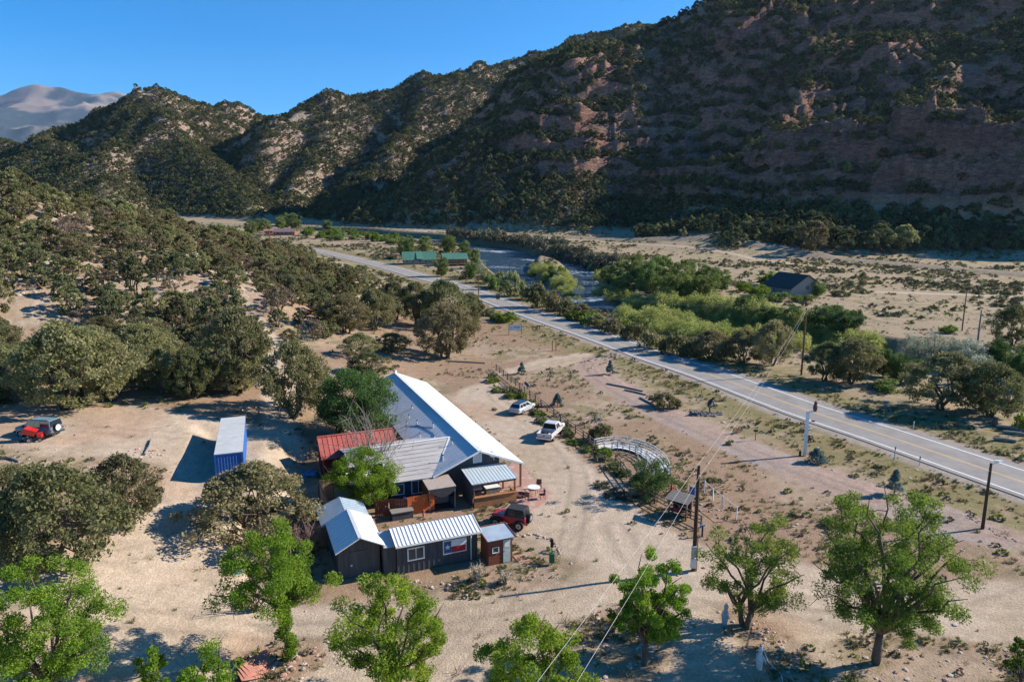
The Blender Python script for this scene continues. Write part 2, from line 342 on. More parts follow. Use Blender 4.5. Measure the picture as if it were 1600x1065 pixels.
def ground_colour(x, y, z, slope):
    n1 = fbm(x*.5, y*.5, 200, 4); n2 = fbm(x*.06, y*.06, 210, 4); n3 = fbm(x*2.1, y*2.1, 220, 3)
    def mixc(c, c2, m): return c*(1-m[..., None])+np.asarray(c2)*m[..., None]
    c = np.zeros(x.shape+(3,))+np.array([.285, .190, .122])                     # bare reddish soil
    c = mixc(c, [.345, .255, .175], sstep(.42, .62, n2))                         # paler soil
    c = mixc(c, [.20, .165, .085], sstep(.47, .62, n1)*.75*sstep(.35, .6, n2))   # dry weeds
    hillm = sstep(5, 12, z-floor_z(x, y))*sstep(400, 330, y)*(x < -20)
    c = mixc(c, [.34, .255, .18], hillm*.7); c = mixc(c, [.42, .345, .265], hillm*sstep(.58, .70, n1))
    # valley floor beyond the highway: dry grass
    d, _ = seg_dist(x, y, ROADS); right = in_poly(x, y, [tuple(p) for p in ROADS]+[(-420, 2000), (3000, 2000), (3000, -30)])
    vm = (right & (d > 7))*1.0
    vg = mixc(mixc(np.zeros(x.shape+(3,))+np.array([.335, .255, .165]), [.235, .195, .105], sstep(.47, .62, n1)), [.31, .235, .155], sstep(.52, .66, n2))
    c = np.where(vm[..., None] > 0, vg, c)
    c = np.where(((y > 185) & ~right & (hillm < .3))[..., None], mixc(np.zeros(x.shape+(3,))+np.array([.38, .29, .19]), [.27, .22, .12], sstep(.45, .62, n1)), c)
    # verge of the highway
    v = sstep(19, 9, d+6*(n2-.5))*sstep(.32, .54, n1+.12); c = mixc(c, [.185, .160, .065], v*.85)
    # mountains
    mt = sstep(14, 40, z-floor_z(x, y))*((y > 430) | (x > 180))
    rock = mixc(np.zeros(x.shape+(3,))+np.array([.36, .27, .20]), [.37, .215, .155], sstep(.45, .6, fbm(x*.01, y*.01, 300, 3))*(y < 900)*(x > -60))
    rock = mixc(rock, [.27, .205, .15], sstep(.5, .66, n1)*.6); lay = vnoise(z*.22+3*n2, 0*z, 310)
    cl = sstep(.75, 1.25, slope); rock = mixc(rock, [.44, .215, .15], cl*(.45+.5*lay)); rock = mixc(rock, [.25, .13, .10], cl*sstep(.55, .75, vnoise(z*.45+2*n2, 0*z, 311))*.7); rock = mixc(rock, [.33, .245, .18], sstep(.55, .75, fbm(x*.02, y*.02, 320, 4))*.4)
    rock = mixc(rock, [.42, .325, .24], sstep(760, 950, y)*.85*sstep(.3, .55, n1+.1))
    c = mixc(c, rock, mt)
    # drives
    wob = 1.6*(fbm(x*.25, y*.25, 230, 3)-.5)
    nearm = (y < 160) & (y > 5)
    if nearm.any():
        xs, ys = x[nearm]+wob[nearm], y[nearm]-wob[nearm]; cc = c[nearm]
        isl = np.zeros(xs.shape)
        for P in ISLANDS: isl = np.maximum(isl, poly_mask(xs, ys, P, .7))
        g1 = poly_mask(xs, ys, DRIVE, .9)*(1-.92*isl); g2 = poly_mask(xs, ys, REDDRIVE, .7)
        gc = mixc(np.zeros(xs.shape+(3,))+np.array([.44, .345, .25]), [.385, .295, .205], sstep(.42, .62, n2[nearm]))
        gc = mixc(gc, [.40, .27, .18], sstep(.56, .7, fbm(xs*.12, ys*.12, 240, 3))*.7)
        cc = mixc(cc, gc, g1)
        rc = mixc(np.zeros(xs.shape+(3,))+np.array([.305, .245, .205]), [.335, .24, .185], sstep(.42, .62, n2[nearm]))
        cc = mixc(cc, rc, g2); c[nearm] = cc
    for k, P in enumerate(TYRES):
        nb = (y < 140) & (y > 20); dd, _ = seg_dist(x[nb], y[nb], P); ln = np.exp(-((dd-.85)/.28)**2)*(.35+.5*n1[nb]); tone = (.70, 1.2, .74)[k % 3]; c[nb] = c[nb]*(1+(tone-1)*ln[..., None])
    for P in TRACKS:
        dd, _ = seg_dist(x, y, P); c = mixc(c, [.46, .36, .26], sstep(2.6, 1.3, dd+wob)*.9)
    dd, _ = seg_dist(x, y, RAIL); c = mixc(c, [.17, .14, .12], sstep(3.2, 2.2, dd)*.75); c = mixc(c, [.34, .26, .18], sstep(6, 4, dd)*sstep(2.5, 3.5, dd)*.6)
    # shoulders of the highway
    c = mixc(c, [.30, .25, .205], sstep(6.8, 5.2, d+wob*.5))
    # river banks
    for P in RIVER:
        dd, e = seg_dist(x, y, P); c = mixc(c, [.13, .12, .06], sstep(10, 3, dd-e[..., 0])*.8)
    return c*(0.86+.28*n3[..., None])
def terrain_material():
    m = bpy.data.materials.new("soil"); t, b = nodes_of(m); N = t.nodes.new; Lk = t.links.new
    b.inputs["Roughness"].default_value = .95; b.inputs["Specular IOR Level"].default_value = .1
    a = N("ShaderNodeAttribute"); a.attribute_name = "tint"; tc = N("ShaderNodeTexCoord")
    def noise(sc, det=5, rough=.6):
        n = N("ShaderNodeTexNoise"); n.inputs["Scale"].default_value = sc; n.inputs["Detail"].default_value = det; n.inputs["Roughness"].default_value = rough
        Lk(tc.outputs["Object"], n.inputs["Vector"]); return n
    n1 = noise(.9, 6, .7); n2 = noise(6, 4, .7)
    def rng(s, lo, hi, a0=.3, a1=.7):
        r = N("ShaderNodeMapRange"); r.inputs[1].default_value = a0; r.inputs[2].default_value = a1; r.inputs[3].default_value = lo; r.inputs[4].default_value = hi; Lk(s, r.inputs[0]); return r.outputs[0]
    mu = N("ShaderNodeMath"); mu.operation = 'MULTIPLY'; Lk(rng(n1.outputs[0], .86, 1.14), mu.inputs[0]); Lk(rng(n2.outputs[0], .74, 1.26), mu.inputs[1])
    v = N("ShaderNodeVectorMath"); v.operation = 'SCALE'; Lk(a.outputs["Color"], v.inputs[0]); Lk(mu.outputs[0], v.inputs["Scale"])
    ra = N("ShaderNodeAttribute"); ra.attribute_name = "rocky"; mp = N("ShaderNodeMapping"); mp.inputs["Scale"].default_value = (1, 1, 2.6); Lk(tc.outputs["Object"], mp.inputs[0])
    n4 = noise(.16, 9, .68); Lk(mp.outputs[0], n4.inputs["Vector"]); vo = N("ShaderNodeTexVoronoi"); vo.feature = 'DISTANCE_TO_EDGE'; vo.inputs["Scale"].default_value = .14; Lk(mp.outputs[0], vo.inputs["Vector"])
    cr = N("ShaderNodeMapRange"); cr.inputs[1].default_value = 0; cr.inputs[2].default_value = .10; cr.inputs[3].default_value = .62; cr.inputs[4].default_value = 1; Lk(vo.outputs["Distance"], cr.inputs[0])
    dk = N("ShaderNodeMath"); dk.operation = 'MULTIPLY'; Lk(rng(n4.outputs[0], .62, 1.25, .35, .65), dk.inputs[0]); Lk(cr.outputs[0], dk.inputs[1])
    mf = N("ShaderNodeMix"); mf.data_type = 'FLOAT'; Lk(ra.outputs["Fac"], mf.inputs[0]); mf.inputs[2].default_value = 1; Lk(dk.outputs[0], mf.inputs[3])
    v2 = N("ShaderNodeVectorMath"); v2.operation = 'SCALE'; Lk(v.outputs[0], v2.inputs[0]); Lk(mf.outputs[0], v2.inputs["Scale"]); Lk(v2.outputs[0], b.inputs["Base Color"])
    hb = N("ShaderNodeMath"); hb.operation = 'MULTIPLY'; Lk(n4.outputs[0], hb.inputs[0]); Lk(ra.outputs["Fac"], hb.inputs[1])
    b0 = N("ShaderNodeBump"); b0.inputs["Strength"].default_value = 1; b0.inputs["Distance"].default_value = 7; Lk(hb.outputs[0], b0.inputs["Height"])
    bp = N("ShaderNodeBump"); bp.inputs["Strength"].default_value = .6; bp.inputs["Distance"].default_value = .12; Lk(n2.outputs[0], bp.inputs["Height"]); Lk(b0.outputs[0], bp.inputs["Normal"]); Lk(bp.outputs[0], b.inputs["Normal"])
    MATS["soil"] = m; return m
def make_terrain():
    na, nr = 820, 740
    # finer angular steps inside about 45 degrees each side, coarser beyond
    u = np.linspace(-1, 1, na); ang = R(46)*u+R(24)*np.sign(u)*np.maximum(0, np.abs(u)-.80)/.20*np.abs(u)
    r = np.exp(np.linspace(math.log(26), math.log(2300), nr)); r[0] = 8
    A, RR = np.meshgrid(ang, r); x = RR*np.sin(A); y = RR*np.cos(A)-4
    z = ground(x, y)
    gx = np.gradient(z, axis=1)/np.maximum(1e-6, RR*np.gradient(A, axis=1)); gr = np.gradient(z, axis=0)/np.gradient(RR, axis=0)
    global TG; TG = (ang, r, z, np.hypot(gx, gr), gx)
    slope = np.hypot(gx, gr); c = ground_colour(x, y, z, slope)
    idx = np.arange(na*nr).reshape(nr, na)
    F = np.stack([idx[:-1, :-1], idx[:-1, 1:], idx[1:, 1:], idx[1:, :-1]], -1).reshape(-1, 4)
    me = np_mesh("ground", np.stack([x, y, z], -1).reshape(-1, 3), F, True, {"tint": c.reshape(-1, 3), "rocky": (sstep(14, 40, z-floor_z(x, y))*((y > 430) | (x > 180))).ravel()})
    me.materials.append(terrain_material()); o = link(bpy.data.objects.new("ground", me)); tag(o, kind="structure")
    return o
def grid_z(x, y):
    """height, slope and sideways slope read back from the terrain grid"""
    ang, r, z, sl, gx = TG; rr = np.hypot(x, y+4); a = np.arctan2(x, y+4)
    i = np.clip(np.interp(np.log(rr), np.log(r), np.arange(len(r))), 0, len(r)-1.001); j = np.clip(np.interp(a, ang, np.arange(len(ang))), 0, len(ang)-1.001)
    i0, j0 = i.astype(int), j.astype(int); u, v = i-i0, j-j0
    zz = z[i0, j0]*(1-u)*(1-v)+z[i0+1, j0]*u*(1-v)+z[i0, j0+1]*(1-u)*v+z[i0+1, j0+1]*u*v
    return zz, sl[i0, j0], gx[i0, j0]
make_terrain()
def far_mountain():
    nx, ny = 300, 120; k = 2.6
    u = np.linspace(-1, .25, nx); y = np.linspace(3600*k, 8200*k, ny); U, Y = np.meshgrid(u, y); X = U*Y
    up = lambda L: at3([(a, b, c*k) for a, b, c in L])
    P = up([(-500,200,6800),(-250,178,6800),(-80,168,6800),(0,160,6800),(30,149,6850),(60,141,6900),(100,146,6950),(150,153,7000),(195,158,7100),(260,168,7200),(360,190,7300),(520,230,7400),(900,300,7600)])
    d, e = seg_dist(X, Y, P); z = e[..., 0]-.30*np.sqrt(d*d+3e4*k*k)+52*k
    for L in ([(60,141,6900),(90,180,5800),(140,215,4800)], [(-150,172,6800),(-60,200,5600),(-10,225,4700)], [(150,153,7000),(170,185,6000),(190,210,5000)]):
        d, e = seg_dist(X, Y, up(L)); z = smax(z, e[..., 0]-.34*d, 60*k)
    z = z+170*k*(ridged(X*.0011/k, Y*.0011/k, 400, 6)-.45)*np.clip(z/(400*k), 0, 1); z = np.maximum(z, -20)
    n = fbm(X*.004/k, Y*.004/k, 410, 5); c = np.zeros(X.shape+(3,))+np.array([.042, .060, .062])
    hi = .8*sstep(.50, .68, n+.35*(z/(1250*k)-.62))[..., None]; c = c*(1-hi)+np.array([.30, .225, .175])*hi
    idx = np.arange(nx*ny).reshape(ny, nx); F = np.stack([idx[:-1, :-1], idx[:-1, 1:], idx[1:, 1:], idx[1:, :-1]], -1).reshape(-1, 4)
    me = np_mesh("far_mountain", np.stack([X, Y, z], -1).reshape(-1, 3), F, True, {"tint": c.reshape(-1, 3)}); me.materials.append(MATS["soil"])
    tag(link(bpy.data.objects.new("far_mountain", me)), kind="structure")
far_mountain()
# --- highway and its markings
def ribbon(name, m, P, w0, w1, dz, kind="structure", zfun=None, parent=None, step=None):
    P = np.asarray(P, float)[:, :2]; T = np.gradient(P, axis=0); T /= np.linalg.norm(T, axis=1)[:, None]; Nn = np.stack([-T[:, 1], T[:, 0]], 1)
    L = P+Nn*w0; Rr = P+Nn*w1; zz = (zfun or (lambda q: floor_z(q[:, 0], q[:, 1])))(P)+dz
    V = np.concatenate([np.column_stack([L, zz]), np.column_stack([Rr, zz])]); n = len(P)
    F = [(i, i+n, i+n+1, i+1) for i in range(n-1)]
    me = np_mesh(name, V, np.array(F)); me.materials.append(m); o = link(bpy.data.objects.new(name, me), parent)
    return tag(o, kind=kind) if kind else o
RD = smooth_line(ROAD, 14)
asphalt = mat("asphalt", (.265, .245, .220), .9, .16, .5, bump=.3, bscale=40, spec=.12, dirt=(.33, .305, .27, .6), streak=(1, 1, 1))
rd = ribbon("road", asphalt, RD, -4.3, 4.3, .05)
lw = mat("road_paint_white", (.72, .71, .68), .7, .12, 4); ly = mat("road_paint_yellow", (.62, .42, .16), .7, .15, 4)
for nm, w0, w1, m in (("edge_line", -3.55, -3.33, lw), ("edge_line", 3.33, 3.55, lw), ("centre_line", -.20, -.08, ly), ("centre_line", .08, .20, ly)):
    ribbon(nm, m, RD, w0, w1, .056, kind=None, parent=rd)
# --- river
def water_mat():
    m = bpy.data.materials.new("river_water"); t, b = nodes_of(m); N = t.nodes.new; Lk = t.links.new
    b.inputs["Base Color"].default_value = (.045, .075, .10, 1); b.inputs["Roughness"].default_value = .12; b.inputs["IOR"].default_value = 1.33
    tc = N("ShaderNodeTexCoord"); n = N("ShaderNodeTexNoise"); n.inputs["Scale"].default_value = .9; n.inputs["Detail"].default_value = 5; n.inputs["Roughness"].default_value = .7
    Lk(tc.outputs["Object"], n.inputs["Vector"]); bp = N("ShaderNodeBump"); bp.inputs["Strength"].default_value = .9; bp.inputs["Distance"].default_value = .5
    Lk(n.outputs[0], bp.inputs["Height"]); Lk(bp.outputs[0], b.inputs["Normal"])
    f = N("ShaderNodeTexNoise"); f.inputs["Scale"].default_value = .5; f.inputs["Detail"].default_value = 7; f.inputs["Roughness"].default_value = .75; Lk(tc.outputs["Object"], f.inputs["Vector"])
    g2 = N("ShaderNodeTexNoise"); g2.inputs["Scale"].default_value = .035; Lk(tc.outputs["Object"], g2.inputs["Vector"])
    ad = N("ShaderNodeMath"); ad.operation = 'ADD'; Lk(f.outputs[0], ad.inputs[0]); Lk(g2.outputs[0], ad.inputs[1])
    mr = N("ShaderNodeMapRange"); mr.inputs[1].default_value = 1.10; mr.inputs[2].default_value = 1.20; Lk(ad.outputs[0], mr.inputs[0])
    mx = N("ShaderNodeMix"); mx.data_type = 'RGBA'; Lk(mr.outputs[0], mx.inputs[0]); mx.inputs[6].default_value = (.04, .075, .105, 1); mx.inputs[7].default_value = (.62, .66, .66, 1)
    Lk(mx.outputs[2], b.inputs["Base Color"]); return m
WM = water_mat()
def river():
    # one flowing sheet: a grid of cells near the channels, so that branches never overlap
    cs = 3.0; xs = np.arange(-210, 265, cs); ys = np.arange(36, 650, cs); X, Y = np.meshgrid(xs, ys); ok = np.zeros(X.shape, bool)
    for P in RIVER:
        d, e = seg_dist(X, Y, P); ok |= d < e[..., 0]+5
    Z = floor_z(X, Y)-4.4; idx = np.arange(X.size).reshape(X.shape)
    q = ok[:-1, :-1] & ok[1:, :-1] & ok[:-1, 1:] & ok[1:, 1:]
    Fq = np.stack([idx[:-1, :-1][q], idx[:-1, 1:][q], idx[1:, 1:][q], idx[1:, :-1][q]], -1)
    used = np.unique(Fq); rm = np.zeros(X.size, int); rm[used] = np.arange(len(used))
    me = np_mesh("river", np.stack([X, Y, Z], -1).reshape(-1, 3)[used], rm[Fq], True); me.materials.append(WM)
    tag(link(bpy.data.objects.new("river", me)), kind="structure")
river()
# ------------------------------------------------------------------ plants
JUN = leaf_mat("juniper_leaf", [(.120,.124,.054),(.198,.198,.084),(.270,.260,.120),(.325,.300,.160)], .42, None, .34)
PIN = leaf_mat("pine_needle", [(.100,.112,.054),(.17,.178,.082),(.245,.238,.115)], .38, None, .30)
LOC = leaf_mat("locust_leaf", [(.085,.150,.022),(.165,.260,.035),(.27,.365,.055)], .42, (1.25,1.2,.55), .12)
ELM = leaf_mat("elm_leaf", [(.080,.128,.030),(.145,.210,.048),(.23,.29,.075)], .42, (1.2,1.15,.6), .12)
BRD = leaf_mat("maple_leaf", [(.050,.095,.030),(.090,.155,.045),(.14,.21,.068)], .42, None, .08)
COT = leaf_mat("cottonwood_leaf", [(.095,.140,.046),(.17,.225,.068),(.25,.295,.10)], .46, None, .2)
WIL = leaf_mat("willow_leaf", [(.22,.255,.07),(.34,.375,.11),(.47,.48,.18)], .50, None, .12)
OLV = leaf_mat("olive_leaf", [(.18,.21,.14),(.29,.315,.225),(.46,.48,.37)], .45, None, .1)
SAG = leaf_mat("sage_leaf", [(.11,.105,.065),(.165,.155,.095),(.215,.195,.12)], .1, None, .25)
GRS = leaf_mat("grass_blade", [(.17,.145,.06),(.27,.22,.10),(.20,.20,.055)], .2, None, .2)
SPR = leaf_mat("spruce_needle", [(.09,.14,.125),(.16,.22,.20),(.22,.29,.27)], .3, None, .1)
DRY = leaf_mat("dry_leaf", [(.20,.12,.055),(.30,.19,.09),(.24,.19,.11)], .2, None, .15)
BARK = mat("bark", (.115,.085,.062), .95, .3, 6, bump=.5, streak=(1,1,.25))
GREYBARK = mat("grey_bark", (.24,.205,.17), .95, .25, 6, bump=.4, streak=(1,1,.25))
def leaves(C, Rad, n_per, size, rng, squash=.8, aspect=.55, droop=0.0, jit=.35):
    """leaf-sized quads spread over clumps C with radii Rad"""
    C = np.asarray(C, float); k = len(C); Rad = np.broadcast_to(np.asarray(Rad, float), (k,)); n = k*n_per
    d = rng.normal(size=(n, 3)); d /= np.linalg.norm(d, axis=1)[:, None]; rr = rng.random(n)**.45
    P = np.repeat(C, n_per, 0)+d*(rr*np.repeat(Rad, n_per))[:, None]*np.array([1, 1, squash])
    u = rng.normal(size=(n, 3)); u = u+d*.4; u[:, 2] -= droop; u /= np.linalg.norm(u, axis=1)[:, None]
    w = np.cross(u, rng.normal(size=(n, 3))); w /= np.linalg.norm(w, axis=1)[:, None]+1e-9
    sz = size*(.65+.7*rng.random(n))[:, None]; u = u*sz; w = w*sz*aspect
    V = np.stack([P-u-w*.5, P-w*.1+u*.1-w, P+u, P+u*.1+w], 1).reshape(-1, 3)
    F = np.arange(4*n).reshape(-1, 4)
    rnd = np.repeat(rng.random(k), n_per)*(1-jit)+rng.random(n)*jit
    return V, F, np.repeat(rnd, 4)
def crown_mesh(name, m, *a, **k):
    V, F, r = leaves(*a, **k); me = np_mesh(name, V, F, False, {"rnd": r}); me.materials.append(m); return me
def stems_mesh(name, m, stems, n=6):
    b = MB()
    for pts, r0, r1 in stems:
        b.tube(pts, [r0+(r1-r0)*i/(len(pts)-1) for i in range(len(pts))], n)
    me = b.mesh(name); me.materials.append(m); me.polygons.foreach_set("use_smooth", [True]*len(me.polygons)); return me
def curve_pts(a, b, rng, n=5, wig=.15, lift=0.0):
    a, b = np.array(a, float), np.array(b, float); L = np.linalg.norm(b-a); out = []
    for i in range(n+1):
        t = i/n; p = a+(b-a)*t+(rng.normal(size=3)*wig*L*.3 if 0 < i < n else 0); p[2] += lift*L*math.sin(math.pi*t); out.append(p)
    return out
def juniper(seed, H=5.0, Rr=2.5, nc=60, npr=100, size=.17, m=JUN, conic=.0, lowb=.12, name="juniper", stems=3):
    rng = np.random.default_rng(seed); C = []; Rd = []
    lob = [(rng.random()*6.28, .6+.6*rng.random(), .25+.7*rng.random()) for _ in range(6)]
    while len(C) < nc:
        t = rng.random()**.8; a = rng.random()*6.28
        prof = (math.sin(math.pi*min(1, .18+.80*t))**.75)*(1-conic*t)
        for la, lw, lh in lob: prof *= 1+.22*math.exp(-((math.remainder(a-la, 6.283))/lw)**2)*math.cos(3*(t-lh))
        q = (.45+.55*rng.random()**.5); z = H*(lowb+(1-lowb)*t)*.95
        C.append((math.cos(a)*Rr*prof*q, math.sin(a)*Rr*prof*q, z)); Rd.append(Rr*(.12+.14*rng.random()) if nc > 30 else Rr*(.2+.13*rng.random()))
    st = []; 
    for i in range(stems):
        a = i*6.28/stems+rng.random(); ex = np.array([math.cos(a)*Rr*.42, math.sin(a)*Rr*.42, H*.62])
        st.append((curve_pts((math.cos(a)*.08, math.sin(a)*.08, -.25), ex, rng, 5, .18), .16*H/5, .05))
    for c in C[:16]:
        j = min(3, len(st[0][0])-2); s0 = st[int(rng.integers(stems))][0][int(rng.integers(2, 5))]; st.append((curve_pts(s0, c, rng, 3, .15), .05, .015))
    return crown_mesh(name+"_crown", m, C, Rd, npr, size, rng), stems_mesh(name+"_trunk", BARK, st, 6)
def broadleaf(seed, H, Rr, nc, npr, size, m, trunk_h=.3, bark=BARK, off=(0, 0), limbs=6, clump=.16, droop=.3, name="tree", stems=1, aspect=.42, squash=.8, fill=.35, sleeve=0):
    """trunk, limbs that fork, and leaf clumps strung along the outer limbs; gaps stay between limbs"""
    rng = np.random.default_rng(seed); st = []; C = []; Rd = []
    th = H*trunk_h; bases = []
    for s in range(stems):
        a = s*6.28/stems+.5; o = np.array([math.cos(a), math.sin(a)])*(.16*H/8 if stems > 1 else 0); e = o*(3.2 if stems > 1 else 1)+np.array(off)*.3
        st.append((curve_pts((o[0], o[1], -.3), (e[0], e[1], th), rng, 4, .06), .025*H+.03, .017*H+.02)); bases.append(np.array((e[0], e[1], th)))
    nl = limbs; per = max(3, int(nc*(1-fill))//nl); cz, hz = (th*.75+H)/2, (H-th*.75)/2
    for i in range(nl):
        a = i*2.399+rng.random()*.6; el = -.65+1.6*((i+.5)/nl); rad = Rr*(.70+.32*rng.random())*math.sqrt(max(.06, 1-min(.97, abs(el))**2.2))
        tip = np.array([off[0]+math.cos(a)*rad, off[1]+math.sin(a)*rad, cz+hz*el*.93])
        b0 = bases[i % len(bases)]; P = curve_pts(b0, tip, rng, 5, .12, .10); st.append((P, .011*H+.02, .02))
        for k in range(per):
            t = .45+.55*(k+.6*rng.random())/per; j = min(4, int(t*5)); p = P[j]+(P[j+1]-P[j])*(t*5-j)
            q = p+rng.normal(size=3)*Rr*np.array([.12, .12, .10])*(.5+.6*t); q[2] = min(q[2], H*.97)
            if k % 2 == 0: st.append((curve_pts(p, q, rng, 3, .15), .03, .012))
            C.append(q); Rd.append(Rr*clump*(.75+.6*rng.random()))
    for i in range(int(nc*fill)):
        a = rng.random()*6.28; e = rng.random()*2-1; rr = rng.random()**.5*.8
        C.append(np.array([off[0]+math.cos(a)*Rr*rr*math.sqrt(1-e*e*.8), off[1]+math.sin(a)*Rr*rr*math.sqrt(1-e*e*.8), cz+hz*.85*e])); Rd.append(Rr*clump*(.7+.5*rng.random()))
    for i in range(sleeve):
        t = (i+.5)/sleeve; C.append(np.array([bases[0][0]*t+rng.normal()*.22, bases[0][1]*t+rng.normal()*.22, .5+t*th])); Rd.append(.42)
    C = np.array(C); k = len(C)
    return crown_mesh(name+"_crown", m, C, Rd, npr, size, rng, squash=squash, aspect=aspect, droop=droop), stems_mesh(name+"_trunk", bark, st, 6)
def bush(seed, H, Rr, nc, npr, size, m, name="bush", bark=GREYBARK, up=.0, aspect=.45):
    rng = np.random.default_rng(seed); C = []; st = []
    for i in range(nc):
        a = rng.random()*6.28; r = Rr*math.sqrt(rng.random())*.85; z = H*(.18+.68*rng.random())*math.sqrt(max(.1, 1-(r/Rr)**2)); C.append((math.cos(a)*r, math.sin(a)*r, z))
    for c in C[:8]: st.append((curve_pts((c[0]*.1, c[1]*.1, -.1), (c[0], c[1], c[2]), rng, 3, .15), .03*H/2+.012, .008))
    return crown_mesh(name+"_crown", m, C, Rr*.27, npr, size, rng, squash=.9*min(1.2, H/Rr*.9), aspect=aspect, droop=-up), stems_mesh(name+"_trunk", bark, st, 5)
def plant(name, meshes, label, cat, loc, sc=1.0, sz=None, rz=None, group=None):
    t = thing(name, label, cat, loc, random.random()*6.28 if rz is None else rz, group); t.scale = (sc, sc, sz or sc)
    for nm, me in zip(("crown", "trunk"), meshes):
        if me is not None: link(bpy.data.objects.new(nm, me), t)
    return t
NEARJ = [juniper(11+i, 5.2, 2.6, 150, 120, .088, [JUN, PIN, JUN, JUN][i], name="juniper_near") for i in range(4)]
GREYJ = leaf_mat("grey_juniper_leaf", [(.17,.14,.09),(.25,.20,.13),(.31,.25,.17)], .3, None, .25)
MIDJ = [juniper(31+i, 5.0, 2.4, 64, 60, .165, [JUN, JUN, PIN, JUN][i], name="juniper_mid") for i in range(4)]+[juniper(41, 6.2, 2.1, 56, 60, .16, PIN, .45, name="juniper_mid"), juniper(42, 4.4, 2.5, 34, 40, .15, GREYJ, name="juniper_mid", lowb=.3), juniper(43, 3.6, 2.7, 54, 60, .16, JUN, name="juniper_mid", stems=5)]
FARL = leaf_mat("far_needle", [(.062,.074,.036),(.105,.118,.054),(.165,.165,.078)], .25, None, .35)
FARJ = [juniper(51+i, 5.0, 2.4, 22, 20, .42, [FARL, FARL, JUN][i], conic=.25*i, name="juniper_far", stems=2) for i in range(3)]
# --- instanced cover that nobody could count
def cover(name, label, sources, P, scale, kind, cat=None):
    """one object: points that carry copies of source meshes (geometry nodes)"""
    P = np.asarray(P, np.float32); me = bpy.data.meshes.new(name); me.vertices.add(len(P)); me.vertices.foreach_set("co", P.ravel())
    a = me.attributes.new("size", 'FLOAT', 'POINT'); a.data.foreach_set("value", np.asarray(scale, np.float32))
    b = me.attributes.new("which", 'INT', 'POINT'); b.data.foreach_set("value", np.asarray(kind, np.int32))
    c = me.attributes.new("turn", 'FLOAT', 'POINT'); c.data.foreach_set("value", (RNG.random(len(P))*6.28).astype(np.float32)); me.update()
    o = link(bpy.data.objects.new(name, me)); tag(o, label, cat, kind="stuff")
    g = bpy.data.node_groups.new(name, 'GeometryNodeTree'); g.interface.new_socket("Geometry", in_out='INPUT', socket_type='NodeSocketGeometry'); g.interface.new_socket("Geometry", in_out='OUTPUT', socket_type='NodeSocketGeometry')
    N = g.nodes.new; Lk = g.links.new; gi = N("NodeGroupInput"); go = N("NodeGroupOutput"); jn = N("GeometryNodeJoinGeometry")
    def attr(nm, ty):
        n = N("GeometryNodeInputNamedAttribute"); n.data_type = ty; n.inputs[0].default_value = nm; return n.outputs[0]
    sz, wh, tu = attr("size", 'FLOAT'), attr("which", 'INT'), attr("turn", 'FLOAT')
    cv = N("ShaderNodeCombineXYZ"); Lk(tu, cv.inputs[2])
    for k, s in enumerate(sources):
        oi = N("GeometryNodeObjectInfo"); oi.inputs["Object"].default_value = s; oi.inputs["As Instance"].default_value = True
        cmp_ = N("FunctionNodeCompare"); cmp_.data_type = 'INT'; cmp_.operation = 'EQUAL'; Lk(wh, cmp_.inputs[2]); cmp_.inputs[3].default_value = k
        ip = N("GeometryNodeInstanceOnPoints"); Lk(gi.outputs[0], ip.inputs["Points"]); Lk(cmp_.outputs[0], ip.inputs["Selection"]); Lk(oi.outputs["Geometry"], ip.inputs["Instance"])
        Lk(cv.outputs[0], ip.inputs["Rotation"]); Lk(sz, ip.inputs["Scale"]); Lk(ip.outputs[0], jn.inputs[0])
    Lk(jn.outputs[0], go.inputs[0]); md = o.modifiers.new("cover", 'NODES'); md.node_group = g
    return o
def crown_of(t): return [c for c in t.children if c.name.startswith("crown")][0]

# --- junipers that can be told apart: base pixel, width and height in the photograph
def put(kind, px, py, wpx, hpx, label, cat="juniper", name="juniper_tree", group=None, hm=1.0):
    p = pt(px, py); Y = p[1]; w, h = px2m(wpx, Y), px2m(hpx, Y)*1.06*hm; me = kind[0]; nomw, nomh = kind[1]
    return plant(name, me, label, cat, (p[0], p[1], p[2]-.05), w/nomw, h/nomh, group=group)
NJ = lambda i: (NEARJ[i % 4], (5.6, 5.3))
MJ = lambda i: (MIDJ[i % 4], (5.3, 5.1))
for i, (px, py, w, h, lab) in enumerate([
    (85,892,190,180,"broad spreading juniper beside the gravel turning area, forked grey trunk showing"),
    (195,822,115,118,"rounded yellowish juniper on the drive side of the broad spreading juniper"),
    (20,830,120,110,"juniper standing behind the broad spreading juniper, partly hidden by it"),
    (405,838,170,122,"large grey green juniper in front of the blue container's open end"),
    (462,652,100,120,"tall juniper between the blue container and the big leafy house tree"),
    (372,612,110,128,"tall forked pinyon with bare lower trunks behind the blue container"),
    (298,622,72,80,"small rounded juniper beside the dirt track behind the container"),
    (105,640,150,135,"big olive juniper just uphill of the parked green off-roader"),
    (175,628,80,105,"yellowish juniper at the edge of the shaded dirt track"),
    (222,560,90,62,"wide yellow green juniper overhanging the upper dirt track"),
    (698,558,92,84,"lone umbrella shaped juniper on bare soil above the drive entrance"),
    (563,556,52,36,"low rounded juniper shrub on bare soil uphill of the long building"),
    (611,550,50,30,"small grey green juniper shrub next to the low rounded shrub"),
    (576,588,64,38,"dense juniper shrub against the far end of the long building"),
    (735,508,40,50,"slim juniper with a bare trunk close to the roadside pole"),
    (690,512,70,72,"dark juniper in the clump below the roadside pole"),
    (650,508,60,66,"tall dark juniper in the middle of the roadside clump"),
    (617,500,62,58,"dark juniper at the uphill end of the roadside clump"),
    (540,520,70,60,"juniper at the foot of the wooded hill near the bare field"),
    (585,515,60,62,"juniper between the wooded hill and the roadside clump")]):
    put(NJ(i), px, py, w, h, lab)
